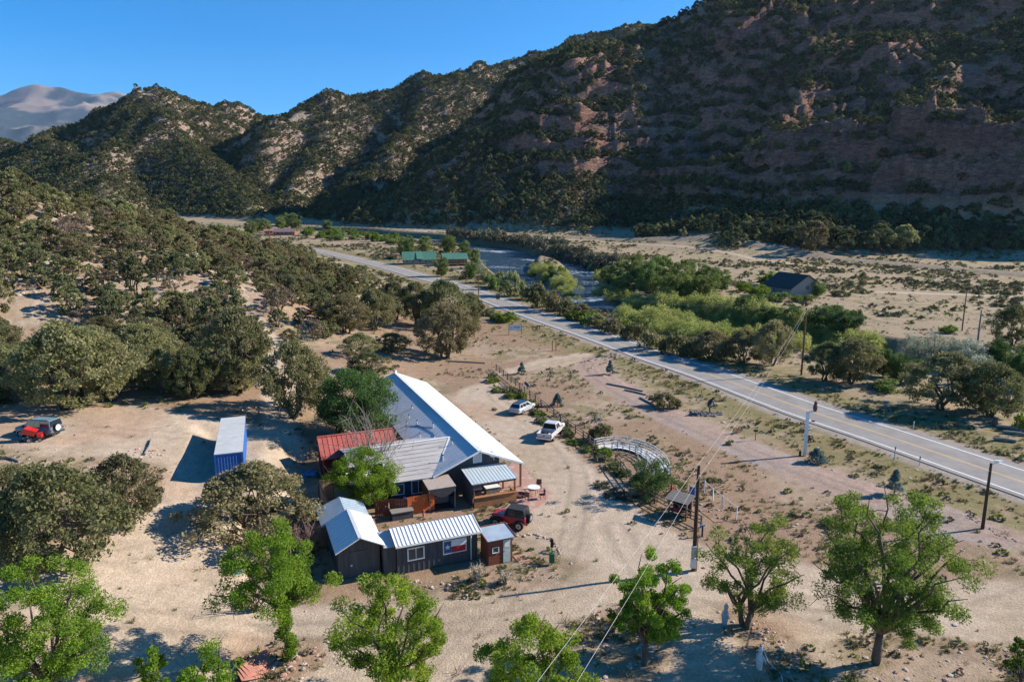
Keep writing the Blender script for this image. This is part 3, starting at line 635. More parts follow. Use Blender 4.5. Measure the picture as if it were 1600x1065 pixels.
for i, (px, py, w, h, lab) in enumerate([
    (1206,572,64,72,"pinyon with a dark trunk beside the tall road pole"),
    (1290,596,62,62,"juniper on the river side of the highway, downhill of the road pole"),
    (1330,600,70,72,"brownish juniper with bare limbs across the highway from the white post"),
    (1160,566,60,50,"olive juniper shrub leaning over the far road shoulder"),
    (1110,560,62,44,"low juniper on the far shoulder by the small white sign"),
    (1474,640,112,90,"big flat topped juniper with a thick forked trunk beyond the highway"),
    (1545,650,96,86,"dense juniper between the flat topped juniper and the cut log"),
    (1582,540,56,62,"dark bushy juniper standing alone on the dry river flat"),
    (1348,448,14,22,"small dark conical juniper beside the dark roofed house's yard"),
    (1590,382,40,22,"dark juniper on the shaded flat under the red cliffs"),
    (1372,392,44,40,"round juniper with a sunlit top at the edge of the cliff shadow"),
    (1412,392,40,38,"round juniper catching light below the red cliffs"),
    (1270,392,46,44,"dark juniper at the foot of the red cliffs with a bright crown"),
    (912,364,16,12,"small juniper on the sunny bench under the dark slope"),
    (1640,600,90,80,"juniper past the stack of cut logs across the highway")]):
    put((NEARJ if py > 500 else MIDJ)[i % 4] and ((NEARJ[i % 4], (5.6, 5.3)) if py > 500 else MJ(i)), px, py, w, h, lab)
# --- the wooded hill on the left and the foot of the mountains: 300 single trees, the rest one cover
def keep_clear(x, y):
    bad = poly_mask(x, y, DRIVE, 1.5) > .15
    for P in TRACKS:
        d, _ = seg_dist(x, y, P); bad |= d < 3.4
    d, _ = seg_dist(x, y, ROADS); bad |= d < 9
    d, _ = seg_dist(x, y, RAIL); bad |= d < 7
    for P in RIVER:
        d, e = seg_dist(x, y, P); bad |= d < e[..., 0]+8
    return bad
def thin(P, rad, rng):
    """dart throwing on a grid"""
    cell = {}; out = []
    for i in range(len(P)):
        x, y, r = P[i][0], P[i][1], rad[i]; k = (int(x//6), int(y//6)); ok = True
        for a in (-1, 0, 1):
            for b in (-1, 0, 1):
                for q in cell.get((k[0]+a, k[1]+b), ()):
                    if (q[0]-x)**2+(q[1]-y)**2 < (r+q[2])**2*.5: ok = False
        if ok: cell.setdefault(k, []).append((x, y, r)); out.append(i)
    return np.array(out, int)
def hill_trees():
    rng = np.random.default_rng(99); n = 9000
    y = 55+rng.random(n)*330; x = -(.78*y+12)*rng.random(n)
    z = ground(x, y); hz = z-floor_z(x, y)
    dens = sstep(3.2, 7.5, hz)*sstep(.27, .42, fbm(x*.06, y*.06, 500, 3)+.08)
    dens = np.maximum(dens, .10*sstep(330, 120, y)*(x < -30)); dens = dens*(1-.9*sstep(-20, -8, x))
    ok = (rng.random(n) < dens) & ~keep_clear(x, y)
    # bare patches: parking shelf, container yard, field by the road
    ok &= ~in_poly(x, y, [(-70,60),(-48,84),(-36,84),(-14,95),(-8,140),(0,170),(-16,200),(-40,215),(-60,300),(0,300),(5,40),(-70,40)])
    d, _ = seg_dist(x, y, np.array([(-72,104),(-84,118)])); ok &= d > 5
    d, _ = seg_dist(x, y, np.array([(-45,122),(-58,150),(-70,175)])); ok &= d > 3
    x, y, z = x[ok], y[ok], z[ok]; s = .68+.62*rng.random(len(x))**1.3; s *= 1+.12*sstep(120, 60, y)
    k = thin(np.column_stack([x, y]), 2.75*s, rng); x, y, z, s = x[k], y[k], z[k], s[k]
    o = np.argsort(y+.0*x); x, y, z, s = x[o], y[o], z[o], s[o]
    m = min(len(x), 258); trees = []
    for i in range(m):
        me = NEARJ[i % 4] if y[i] < 105 else MIDJ[int(rng.integers(0, 7))]
        far = y[i] > 170
        lab = "olive juniper in the woodland high on the sunny left hillside" if far else ("olive juniper on the lower slope above the parking shelf" if y[i] < 110 else "olive juniper on the middle slope of the wooded left hill")
        grp = "junipers high on the left hill" if far else ("junipers on the lower left slope" if y[i] < 110 else "junipers on the middle left slope")
        trees.append(plant("juniper_tree", me, lab, "juniper", (x[i], y[i], z[i]-.08), s[i], s[i]*(.8+.35*rng.random()), group=grp))
    if len(x) > m:
        cover("hill_woodland", "distant junipers covering the top of the left hill", [crown_of(trees[i]) for i in range(m-4, m)], np.column_stack([x, y, z-.1])[m:], s[m:], rng.integers(0, 4, len(x)-m), "woodland")
    print("hill trees", len(x)); return trees
HT = hill_trees()
def mountain_woods():
    rng = np.random.default_rng(5); n = 600000
    u = rng.random(n)*2-1; r = 400+1400*rng.random(n)**.8; a = R(47)*u; x = r*np.sin(a); y = r*np.cos(a)
    z, sl, gx = grid_z(x, y)
    hz = z-floor_z(x, y); dn = fbm(x*.02, y*.02, 600, 3)
    dens = np.where(x < -40, sstep(.8, 4, hz), sstep(4, 12, hz))*sstep(1.8, .85, sl)*np.clip(sstep(.20, .46, dn+.08)*(.75+.4*sstep(-.1, .4, gx))*(.46-.08*sstep(700, 950, y)-.10*sstep(60, 160, x)*sstep(820, 700, y)), 0, 1)
    foot = sstep(2.0, 6, hz)*sstep(40, 22, hz)*sstep(-40, 90, x)*(y < 640); dens = np.maximum(dens, .95*foot*sstep(.33, .5, dn+.06))
    ok = (rng.random(len(x)) < dens) & ~keep_clear(x, y); x, y, z, hz = x[ok], y[ok], z[ok], hz[ok]
    s = .75+.85*rng.random(len(x))**1.4; s *= 1+.25*sstep(35, 10, hz)*(x > 0)
    k = thin(np.column_stack([x, y]), 2.05*s, rng); x, y, z, s = x[k], y[k], z[k], s[k]
    o = np.argsort(y); x, y, z, s = x[o], y[o], z[o], s[o]; m = 24; src = []
    vis = np.abs(x) < .74*y; first = np.where(vis)[0][:m]; rest = np.setdiff1d(np.arange(len(x)), first)
    for j, i in enumerate(first):
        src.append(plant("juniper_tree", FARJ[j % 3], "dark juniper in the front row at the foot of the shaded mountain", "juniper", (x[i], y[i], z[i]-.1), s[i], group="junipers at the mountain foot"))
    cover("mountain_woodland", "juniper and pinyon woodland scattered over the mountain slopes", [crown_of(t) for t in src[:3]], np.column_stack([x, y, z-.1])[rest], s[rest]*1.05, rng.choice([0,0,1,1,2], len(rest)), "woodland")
    print("mountain trees", len(x))
mountain_woods()
# ------------------------------------------------------------------ buildings around the yard
A0 = R(112.5); C0 = (1.0, 65.2)
def yard(lx, ly):
    return (C0[0]+lx*math.cos(A0)-ly*math.sin(A0), C0[1]+lx*math.sin(A0)+ly*math.cos(A0))
M_wroof = mat("white_metal_roof", (.70,.69,.66), .55, .06, 1.2, metal=.0, bump=.05, spec=.4, dirt=(.55,.52,.47,.35), streak=(.3,1.5,1))
M_groof = mat("grey_metal_roof", (.56,.56,.56), .55, .08, 1.2, bump=.05, spec=.4, dirt=(.46,.46,.47,.5), streak=(.3,1.5,1))
M_weath = mat("weathered_roof", (.40,.375,.35), .8, .22, 1.6, bump=.2, dirt=(.27,.25,.23,.7), streak=(1.6,.25,1))
M_char = mat("charcoal_boards", (.075,.078,.085), .8, .25, 3, bump=.25, dirt=(.13,.13,.13,.5), streak=(3,3,.3))
M_navy = mat("navy_boards", (.035,.055,.085), .8, .2, 3, bump=.2, streak=(3,3,.3))
M_white = mat("white_paint", (.72,.72,.70), .6, .08, 4, dirt=(.5,.48,.44,.3))
M_glass = mat("window_glass", (.06,.07,.08), .12, .3, 2, spec=.6)
M_dark = mat("dark_interior", (.03,.028,.026), .9, .3, 4)
M_wood = mat("brown_wood", (.20,.115,.065), .85, .3, 4, bump=.3, streak=(4,4,.6), dirt=(.12,.075,.05,.6))
M_oldw = mat("grey_wood", (.235,.205,.175), .9, .25, 5, bump=.3, streak=(5,5,.6))
M_redroof = mat("red_metal_roof", (.42,.10,.075), .55, .15, 1.5, bump=.05, dirt=(.50,.22,.17,.5), streak=(.4,1.5,1))
M_redw = mat("maroon_boards", (.16,.030,.028), .8, .2, 3, bump=.2, streak=(3,3,.3))
M_orange = mat("orange_stain", (.66,.15,.035), .75, .22, 4, bump=.3, streak=(4,4,.4), dirt=(.25,.06,.025,.6))
M_brownf = mat("rust_stain", (.24,.070,.035), .8, .22, 4, bump=.3, streak=(4,4,.4))
M_tan = mat("tan_boards", (.42,.28,.17), .85, .2, 4, bump=.3, streak=(4,4,.4))
M_blueshade = mat("blue_shade_metal", (.33,.40,.45), .45, .12, 1.5, spec=.5, dirt=(.45,.50,.52,.5), streak=(.5,2,1))  # rear shed's white roof: blue of sky-lit tree shade put into the colour
M_canvas = mat("tan_canvas", (.36,.29,.24), .9, .15, 3, dirt=(.27,.21,.17,.6), streak=(.6,2,1))
M_net = mat("black_netting", (.035,.035,.038), .95, .3, 5)
M_brick = None
def brick_mat():
    m = bpy.data.materials.new("brick_paving"); t, b = nodes_of(m); N = t.nodes.new; Lk = t.links.new; b.inputs["Roughness"].default_value = .9
    tc = N("ShaderNodeTexCoord"); br = N("ShaderNodeTexBrick"); br.inputs["Color1"].default_value = (.42,.20,.15,1); br.inputs["Color2"].default_value = (.34,.17,.13,1); br.inputs["Mortar"].default_value = (.42,.33,.26,1)
    br.inputs["Scale"].default_value = 4.2; br.inputs["Mortar Size"].default_value = .02; Lk(tc.outputs["Object"], br.inputs["Vector"])
    n = N("ShaderNodeTexNoise"); n.inputs["Scale"].default_value = .9; n.inputs["Detail"].default_value = 6; Lk(tc.outputs["Object"], n.inputs["Vector"])
    mr = N("ShaderNodeMapRange"); mr.inputs[1].default_value = .5; mr.inputs[2].default_value = .68; Lk(n.outputs[0], mr.inputs[0])
    mx = N("ShaderNodeMix"); mx.data_type = 'RGBA'; Lk(mr.outputs[0], mx.inputs[0]); Lk(br.outputs[0], mx.inputs[6]); mx.inputs[7].default_value = (.45,.35,.27,1); Lk(mx.outputs[2], b.inputs[0])
    return m
M_brick = brick_mat()
def slab(a, b, c, d, th=.06): return MB().poly([a, b, c, d], th, None)
def ribs(pa, pb, pc, pd, n, w=.035, h=.035):
    """n raised seams running from edge pa-pb to edge pd-pc"""
    b = MB(); pa, pb, pc, pd = map(Vector, (pa, pb, pc, pd)); nr = (pb-pa).cross(pd-pa).normalized()
    if nr.z < 0: nr = -nr
    for i in range(n+1):
        t = i/n; p = pa.lerp(pb, t); q = pd.lerp(pc, t); b.bar(p+nr*h*.4, q+nr*h*.4, w, h, nr)
    return b
def battens(b, p, q, z0, z1fun, step=.4, w=.05, d=.03):
    """upright strips on the wall line p-q"""
    p, q = Vector(p), Vector(q); L = (q-p).length; n = int(L/step); dr = (q-p)/L; nx = Vector((dr.y, -dr.x, 0))
    for i in range(n+1):
        c = p+dr*(i*step); z1 = z1fun(i*step/L)
        b.bar(Vector((c.x, c.y, z0))+nx*d*.5, Vector((c.x, c.y, z1))+nx*d*.5, w, d, nx)
    return b
def window(parent, c, along, up, out, w, h, panes=2, frame=M_white, fw=.07):
    """window part (glass) with a frame and panes as sub-parts; c centre on the wall face"""
    c, along, up, out = map(Vector, (c, along, up, out))
    g = MB(); 
    def pl(u0, u1, v0, v1, d): return [c+along*u+up*v+out*d for u, v in ((u0,v0),(u1,v0),(u1,v1),(u0,v1))]
    MB.poly(g, pl(-w/2, w/2, -h/2, h/2, .02), .03, out); wi = g.build("window", M_glass, parent)
    f = MB()
    for s in (-1, 1):
        f.bar(c+along*s*w/2-up*(h/2+fw/2)+out*.035, c+along*s*w/2+up*(h/2+fw/2)+out*.035, fw, .05, out); f.bar(c+up*s*h/2-along*(w/2)+out*.033, c+up*s*h/2+along*(w/2)+out*.033, fw, .048, out)
    f.build("frame", frame, wi)
    for k in range(1, panes):
        x = -w/2+w*k/panes; MB().bar(c+along*x-up*h/2+out*.036, c+along*x+up*h/2+out*.036, .05, .045, out).build("mullion", frame, wi)
    return wi
# --- the long building
def long_building():
    T = thing("long_building", "long low dark building with white and grey metal roof beside the gravel drive", "building", (*C0, 0), A0)
    L, Wd, e, r = 35.5, 9.2, 2.6, 4.5; ym = Wd/2
    wl = MB()
    wl.loft([[(.45,2.3,0),(.45,8.7,0),(.45,8.7,e+.1),(.45,ym,r-.14),(.45,2.3,e+.9)], [(L-.4,2.3,0),(L-.4,8.7,0),(L-.4,8.7,e+.1),(L-.4,ym,r-.14),(L-.4,2.3,e+.9)]]); wl.build("wall", M_char, T)
    zt = lambda f: min(e+.15+(r-e-.3)*(1-abs((8.7-6.4*f)-ym)/ym), r-.2)
    battens(MB(), (.44,8.7,0), (.44,2.3,0), 0, zt, .4).build("batten", M_char, T)
    s1 = MB().poly([(-.35,-.1,e-.04),(L+.3,-.1,e-.04),(L+.3,ym,r),(-.35,ym,r)], .09, (0,-.38,.92)).build("roof_slope", M_wroof, T)
    s2 = MB().poly([(-.35,ym,r),(L+.3,ym,r),(L+.3,Wd+.1,e-.04),(-.35,Wd+.1,e-.04)], .09, (0,.38,.92)).build("roof_slope", M_groof, T)
    ribs((-.3,-.1,e-.04),(L+.3,-.1,e-.04),(L+.3,ym,r),(-.3,ym,r), 39, .03, .025).build("seam", M_wroof, s1)
    ribs((-.3,Wd+.1,e-.04),(L+.3,Wd+.1,e-.04),(L+.3,ym,r),(-.3,ym,r), 39, .03, .025).build("seam", M_groof, s2)
    MB().bar((-.38,ym,r+.03),(L+.33,ym,r+.03), .42, .06).build("ridge_cap", M_wroof, T)
    tr = MB(); tr.bar((-.38,-.12,e-.09),(-.38,ym,r-.04), .05, .18); tr.bar((-.38,ym,r-.04),(-.38,Wd+.12,e-.09), .05, .18); tr.build("gable_trim", M_white, T)
    for x in (-.1, 6, 12, 18, 24, 30, 35.2):
        MB().box(x-.08, x+.08, .12, .28, 0, e-.02).build("porch_post", M_wood, T)
    MB().bar((-.2,.2,e-.08),(L,.2,e-.08), .12, .18).build("porch_beam", M_wood, T)
    MB().box(-.3, L, 0, 2.3, .02, .09).build("porch_floor", M_brick, T)
    v = MB().box(.36, .43, 4.15, 5.05, 3.05, 3.95).build("gable_vent", M_white, T)
    for k in range(5): MB().box(.33, .37, 4.25, 4.95, 3.14+k*.16, 3.22+k*.16).build("louvre", mat("pale_grey", (.5,.5,.5), .7), v)
    for x in (4, 9.5, 15, 20.5, 26):
        wi = window(T, (x, 2.29, 1.5), (1,0,0), (0,0,1), (0,-1,0), 1.4, 1.1)
        MB().box(x+1.6, x+2.5, 2.22, 2.295, .05, 2.05).build("door", M_navy, T)
    window(T, (.44, 7.9, 1.5), (0,1,0), (0,0,1), (-1,0,0), .8, 1.0)
    zr = lambda y: e+(r-e)*(1-abs(y-ym)/ym)
    for x, y, h in ((1.8,7.7,.55),(7.2,7.0,.5),(9.8,7.9,.45),(10.5,6.2,.5),(13.5,7.2,.5),(14.8,8.1,.45),(16.6,7.4,.4),(19,6.4,.35),(4.2,6.0,.4)):
        p = MB().tube([(x,y,zr(y)-.05),(x,y,zr(y)+h)], .06, 8).build("vent_pipe", M_groof, T); MB().tube([(x,y,zr(y)+h-.02),(x,y,zr(y)+h+.06)], .09, 8).build("cap", M_dark, p)
    MB().tube([(L+.1,ym,r),(L+.1,ym,r+.35)], [.22,.16], 8).build("chimney", M_white, T)
    MB().tube([(.2,ym-.1,r),(.2,ym-.1,r+.9)], .025, 6).build("antenna", M_groof, T)
    for pts in ([(1.8,7.7),(4,7.2),(7.2,7.0),(9,6.6),(13.5,7.2)], [(10.5,6.2),(12,6.9),(14.8,8.1)]):
        MB().tube([(x,y,zr(y)+.03) for x, y in pts], .022, 5).build("roof_cable", M_dark, T)
    # the wing that joins the left slope
    wr, we = 4.06, 2.5
    wroof = MB().poly([(6,5.75,wr),(6,16.6,wr-.15),(3.3,16.6,3.3),(3.3,13.4,3.27),(-.25,13.4,we),(-.25,9.0,we)], .08, (-.24,0,.97)).build("wing_roof", M_weath, T)
    MB().poly([(6,5.75,wr),(10.2,8.4,3.0),(10.2,16.6,2.9),(6,16.6,wr-.15)], .08, (.24,0,.97)).build("wing_roof", M_weath, T)
    rr = MB()
    for k in range(1, 9): x = 6-k*.68; rr.bar((x,5.9+.5*k*.9 if x < 3.3 else 6+k*.42, wr-(6-x)*.25+.015), (x,13.3 if x < 3.3 else 16.5, wr-(6-x)*.25+(.0 if x<3.3 else -.05)+.012), .05, .02, (-.24,0,.97))
    rr.build("roof_lap", M_weath, wroof)
    MB().bar((6,5.7,wr+.03),(6,16.7,wr-.12), .3, .05).build("wing_ridge_cap", M_wroof, T); MB().bar((6,5.7,wr+.03),(-.3,9.1,we+.05), .16, .05).build("valley_flashing", M_wroof, T)
    MB().loft([[(.35,8.6,0),(.35,13.2,0),(.35,13.2,2.5),(.35,8.6,2.5)],[(9.8,8.6,0),(9.8,13.2,0),(9.8,13.2,2.7),(9.8,8.6,2.7)]]).build("wing_wall", M_navy, T)
    MB().box(3.6, 9.8, 13.2, 16.3, 0, 2.75).build("wing_wall", M_navy, T)
    window(T, (.34, 10.6, 1.55), (0,1,0), (0,0,1), (-1,0,0), 1.3, 1.25, 2)
    wi = window(T, (.34, 12.4, 1.55), (0,1,0), (0,0,1), (-1,0,0), .8, 1.0, 1)
    MB().poly([(3.3,13.5,2.75),(3.3,16.9,2.75),(1.2,16.9,2.35),(1.2,13.5,2.35)], .06, (-.18,0,.98)).build("lean_to_roof", M_wroof, T)
    MB().box(1.3, 3.3, 16.6, 16.75, 0, 2.3).build("lean_to_wall", M_char, T)
    d = MB().tube([(.2,2.95,e+.55),(.2,2.95,e+1.3)], .03, 6).build("dish_mast", M_white, T)
    dish = MB(); dish.loft([[(0.2+.04*j, 2.95+rr_*math.cos(a), 3.75+rr_*math.sin(a)) for a in (2*math.pi*k/14 for k in range(14))] for j, rr_ in ((0,.02),(1,.2),(2.5,.32),(4,.40))], False); dish.build("dish", M_white, d)
long_building()
# --- red barn behind the wing
def red_barn():
    T = thing("red_barn", "red metal roofed barn with maroon walls half hidden behind the wing", "barn", (*yard(11.4, 14.4), 0.05), A0)
    MB().loft([[(-2.6,-3.6,0),(2.6,-3.6,0),(2.6,-3.6,2.6),(0,-3.6,3.9),(-2.6,-3.6,2.6)],[(-2.6,3.8,0),(2.6,3.8,0),(2.6,3.8,2.6),(0,3.8,3.9),(-2.6,3.8,2.6)]]).build("wall", M_redw, T)
    battens(MB(), (-2.61,3.8,0), (-2.61,-3.6,0), 0, lambda f: 2.5, .35).build("batten", M_redw, T)
    for s in (-1, 1):
        sl_ = MB().poly([(s*2.95,-3.9,2.46),(s*2.95,4.1,2.46),(0,4.1,3.98),(0,-3.9,3.98)] if s > 0 else [(0,-3.9,3.98),(0,4.1,3.98),(s*2.95,4.1,2.46),(s*2.95,-3.9,2.46)], .07, (s*.45,0,.9)).build("roof_slope", M_redroof, T)
        ribs((s*2.95,-3.9,2.46),(s*2.95,4.1,2.46),(0,4.1,3.98),(0,-3.9,3.98), 16, .04, .04).build("seam", M_redroof, sl_)
    MB().bar((0,-3.92,4.0),(0,4.12,4.0), .3, .06).build("ridge_cap", M_redroof, T)
    MB().box(-.6,.6,3.8,3.88,0,2.0).build("door", M_dark, T)
red_barn()
# --- bar pavilion
def bar_pavilion():
    T = thing("bar_pavilion", "open sided bar shelter with pale metal roof and wooden plank counter", "pavilion", (*yard(-1.4, 4.1), 0.0), A0)
    # local x -1.6..1.5 , y -2.1..2.1
    zf = lambda x: 2.6+.13*x
    rf = MB().poly([(-1.75,-2.25,zf(-1.75)),(1.55,-2.25,zf(1.55)),(1.55,2.3,zf(1.55)),(-1.75,2.3,zf(-1.75))], .05, (-.13,0,.99)).build("roof", M_bluemroof, T)
    ribs((-1.75,-2.25,zf(-1.75)),(-1.75,2.3,zf(-1.75)),(1.55,2.3,zf(1.55)),(1.55,-2.25,zf(1.55)), 14, .03, .03).build("seam", M_bluemroof, rf)
    for x in (-1.6, 1.4):
        for y in (-2.05, 2.05): MB().box(x-.07,x+.07,y-.07,y+.07,0,zf(x)-.05).build("post", M_wood, T)
    for y in np.linspace(-2.1, 2.1, 9): MB().bar((-1.85,y,zf(-1.8)-.12),(1.5,y,zf(1.5)-.12), .05, .1).build("rafter", M_wood, T)
    MB().bar((-1.62,-2.2,zf(-1.6)-.2),(-1.62,2.2,zf(-1.6)-.2), .1, .14).build("beam", M_wood, T)
    MB().box(-1.5,1.45,2.14,2.2,0,2.35).build("back_wall", M_char, T)
    for k in range(5): MB().box(-1.78+.004*(k%2),-1.70,-2.1,2.1,.03+k*.19,.03+k*.19+.175).build("plank", M_barw, T)
    for k in range(5): MB().box(-1.68,-.2,-2.2,-2.13-.004*(k%2),.03+k*.19,.03+k*.19+.175).build("plank", M_barw, T)
    MB().box(-1.9,-1.45,-2.25,2.15,1.0,1.06).build("counter_top", M_barw, T); MB().box(-1.44,-.2,-2.28,-1.95,1.0,1.06).build("counter_top", M_barw, T)
    MB().box(-1.5,1.45,-2.0,2.13,.005,.04).build("floor", M_brick, T)
    for y in (-1.4,-.5,.4):
        s = MB().tube([(-.9,y,.04),(-.9,y,.72)], .03, 6).build("stool", M_dark, T); MB().tube([(-.9,y,.70),(-.9,y,.76)], .17, 10).build("seat", M_wood, s)
    MB().box(.3,1.1,.6,1.9,.04,.9).build("grill", M_dark, T, .03); MB().box(.35,1.05,-1.3,.1,.04,.8).build("cabinet", M_oldw, T)
    MB().box(.2,1.15,.55,1.95,.9,1.05).build("grill_lid", M_groof, T, .05); MB().box(.3,1.1,-1.35,.15,.8,.84).build("cabinet_top", M_white, T)
M_bluemroof = mat("pale_blue_metal", (.50,.56,.56), .5, .08, 1.5, spec=.45, dirt=(.44,.47,.46,.5), streak=(.4,1.6,1))
M_barw = mat("honey_planks", (.36,.175,.075), .75, .3, 4, bump=.3, streak=(4,.5,4), dirt=(.20,.085,.04,.6))
bar_pavilion()
# --- canopy beside it
def canopy():
    T = thing("canopy_shelter", "small lean-to shelter with tan sheet roof and drooping black netting", "shelter", (*yard(-1.1, 9.0), 0.0), A0)
    zf = lambda x: 2.32+.09*x
    MB().poly([(-1.3,-1.3,zf(-1.3)),(1.2,-1.3,zf(1.2)),(1.2,1.35,zf(1.2)),(-1.3,1.35,zf(-1.3))], .05, (-.09,0,.99)).build("roof", M_canvas, T)
    for x, y in ((-1.2,-1.2),(-1.2,1.25),(1.1,-1.2),(1.1,1.25)): MB().box(x-.05,x+.05,y-.05,y+.05,0,zf(x)-.05).build("post", M_oldw, T)
    for k in range(6): MB().box(-1.15+k*.38,-1.15+k*.38+.36,1.28,1.32,.9,2.1).build("side_plank", M_brownf, T)
    b = MB(); n = 12
    for i in range(n):
        t0, t1 = i/n, (i+1)/n; y0, y1 = -1.25+2.5*t0, -1.25+2.5*t1; s0, s1 = math.sin(math.pi*t0), math.sin(math.pi*t1)
        b.add([(-1.33,y0,2.15),(-1.33,y1,2.15),(-1.38-.15*s1,y1,1.95-.55*s1),(-1.38-.15*s0,y0,1.95-.55*s0)], [(0,1,2,3)])
    b.build("netting", M_net, T); MB().box(-1.1,1.1,-1.15,1.2,.01,.06).build("floor", M_dark, T)
    MB().box(.2,1.0,-1.0,.9,.06,.75).build("workbench", M_oldw, T)
canopy()
# --- fences round the yard
def board_fence(name, label, pts, h, m, bw=.14, gap=.012, rail=M_wood, base=None, cap=True):
    x0, y0 = pts[0]; T = thing(name, label, "fence", (x0, y0, gz(x0, y0)))
    for a, b in zip(pts[:-1], pts[1:]):
        a, b = Vector(a), Vector(b); L = (b-a).length; d = (b-a)/L; n = max(1, int(L/(bw+gap))); nx = Vector((-d.y, d.x))
        ang = math.atan2(d.y, d.x); M = Matrix.Rotation(ang, 4, 'Z'); me = MB().box(0, bw, -.011, .011, 0, 1).mesh("board"); me.materials.append(m)
        for i in range(n):
            p = a+d*(i*L/n); o = link(bpy.data.objects.new("board", me), T); o.location = (p.x-x0, p.y-y0, gz(p.x, p.y)-gz(x0, y0)+random.uniform(-.01,.02)); o.rotation_euler = (random.uniform(-.008,.008), 0, ang); o.scale = (1, 1, h*(1+random.uniform(-.012,.012)))
        for zz in (.35, h-.3):
            q0, q1 = a+nx*.03-Vector((x0,y0)), b+nx*.03-Vector((x0,y0)); MB().bar((q0.x,q0.y,zz+gz(*a)-gz(x0,y0)),(q1.x,q1.y,zz+gz(*b)-gz(x0,y0)), .04,.09).build("rail", rail, T)
        q = b+nx*.08-Vector((x0,y0)); MB().box(q.x-.05,q.x+.05,q.y-.05,q.y+.05,-.1,h*.98).build("post", rail, T)
    return T
board_fence("board_fence", "bright orange stained board fence in front of the yard", [yard(-2.2,12.3), yard(-2.1,9.75), yard(-.9,9.72)], 1.72, M_orange)
board_fence("board_fence", "dull rust brown board fence joining the orange one, under the lime green tree", [yard(-1.3,15.1), yard(-2.15,12.35)], 1.6, M_brownf)
fa, fb, fc = flat(499,757,1.9), flat(521,796,1.9), flat(520,754,1.9)
board_fence("board_fence", "tall tan board fence closing the yard behind the low rear shed", [fb[:2], fa[:2], fc[:2]], 1.9, M_tan)
def storage_chest():
    p = flat(629,806); T = thing("storage_chest", "grey plank storage chest with a flat tan lid beside the orange fence", "chest", (p[0], p[1]-.35, 0), A0+math.pi/2)
    for k in range(4): MB().box(-.95,.95,-.42-.003*(k%2),.42+.003*(k%2),.03+k*.17,.19+k*.17).build("plank", M_char, T)
    MB().box(-1.02,1.02,-.5,.5,.71,.78).build("lid", M_oldw, T)
storage_chest()
# --- grey shed, its rear shed and the trailer
def gable_roof(T, x0, x1, y0, y1, ez, rz, m, n, over=.25, th=.05):
    ym = (y0+y1)/2; sl = (rz-ez)/((y1-y0)/2); dz = over*sl
    for s, ye in ((-1, y0-over), (1, y1+over)):
        q = [(x0,ye,ez-dz),(x1,ye,ez-dz),(x1,ym,rz),(x0,ym,rz)] if s < 0 else [(x0,ym,rz),(x1,ym,rz),(x1,ye,ez-dz),(x0,ye,ez-dz)]
        r_ = MB().poly(q, th, (0,s*sl,1)).build("roof_slope", m, T)
        if n: ribs((x0,ye,ez-dz),(x1,ye,ez-dz),(x1,ym,rz),(x0,ym,rz), n, .035, .03).build("seam", m, r_)
    return ym
def grey_shed():
    T = thing("grey_shed", "charcoal board shed with bright white metal gable roof beside the flag building", "shed", (*yard(-11.3, 18.25), 0), A0)
    MB().loft([[(x,-1.55,0),(x,1.55,0),(x,1.55,2.6),(x,0,3.35),(x,-1.55,2.6)] for x in (0, 4.7)]).build("wall", M_char, T)
    battens(MB(), (-.005,1.55,0), (-.005,-1.55,0), 0, lambda f: 2.55+.75*(1-abs(f-.5)*2), .38).build("batten", M_char, T)
    battens(MB(), (4.7,1.555,0), (0,1.555,0), 0, lambda f: 2.5, .38).build("batten", M_char, T)
    gable_roof(T, -.75, 4.8, -1.6, 1.6, 2.62, 3.45, M_wroof, 10)
    MB().bar((-.77,0,3.48),(4.82,0,3.48), .28, .04).build("ridge_cap", M_groof, T)
    d = MB().box(-.05,-.01,-.55,.75,.05,2.1).build("door", M_char, T); MB().box(-.07,-.055,.55,.68,.95,1.1).build("handle", M_groof, d)
    T2 = thing("rear_shed", "low shed with white metal roof coloured blue for its tree shade", "shed", (*yard(-6.4, 18.3), 0), A0)
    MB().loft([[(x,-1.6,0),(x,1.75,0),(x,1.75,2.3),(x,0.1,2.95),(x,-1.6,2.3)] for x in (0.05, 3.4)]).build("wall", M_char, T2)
    gable_roof(T2, -.02, 3.6, -1.65, 1.85, 2.32, 3.02, M_blueshade, 8)
grey_shed()
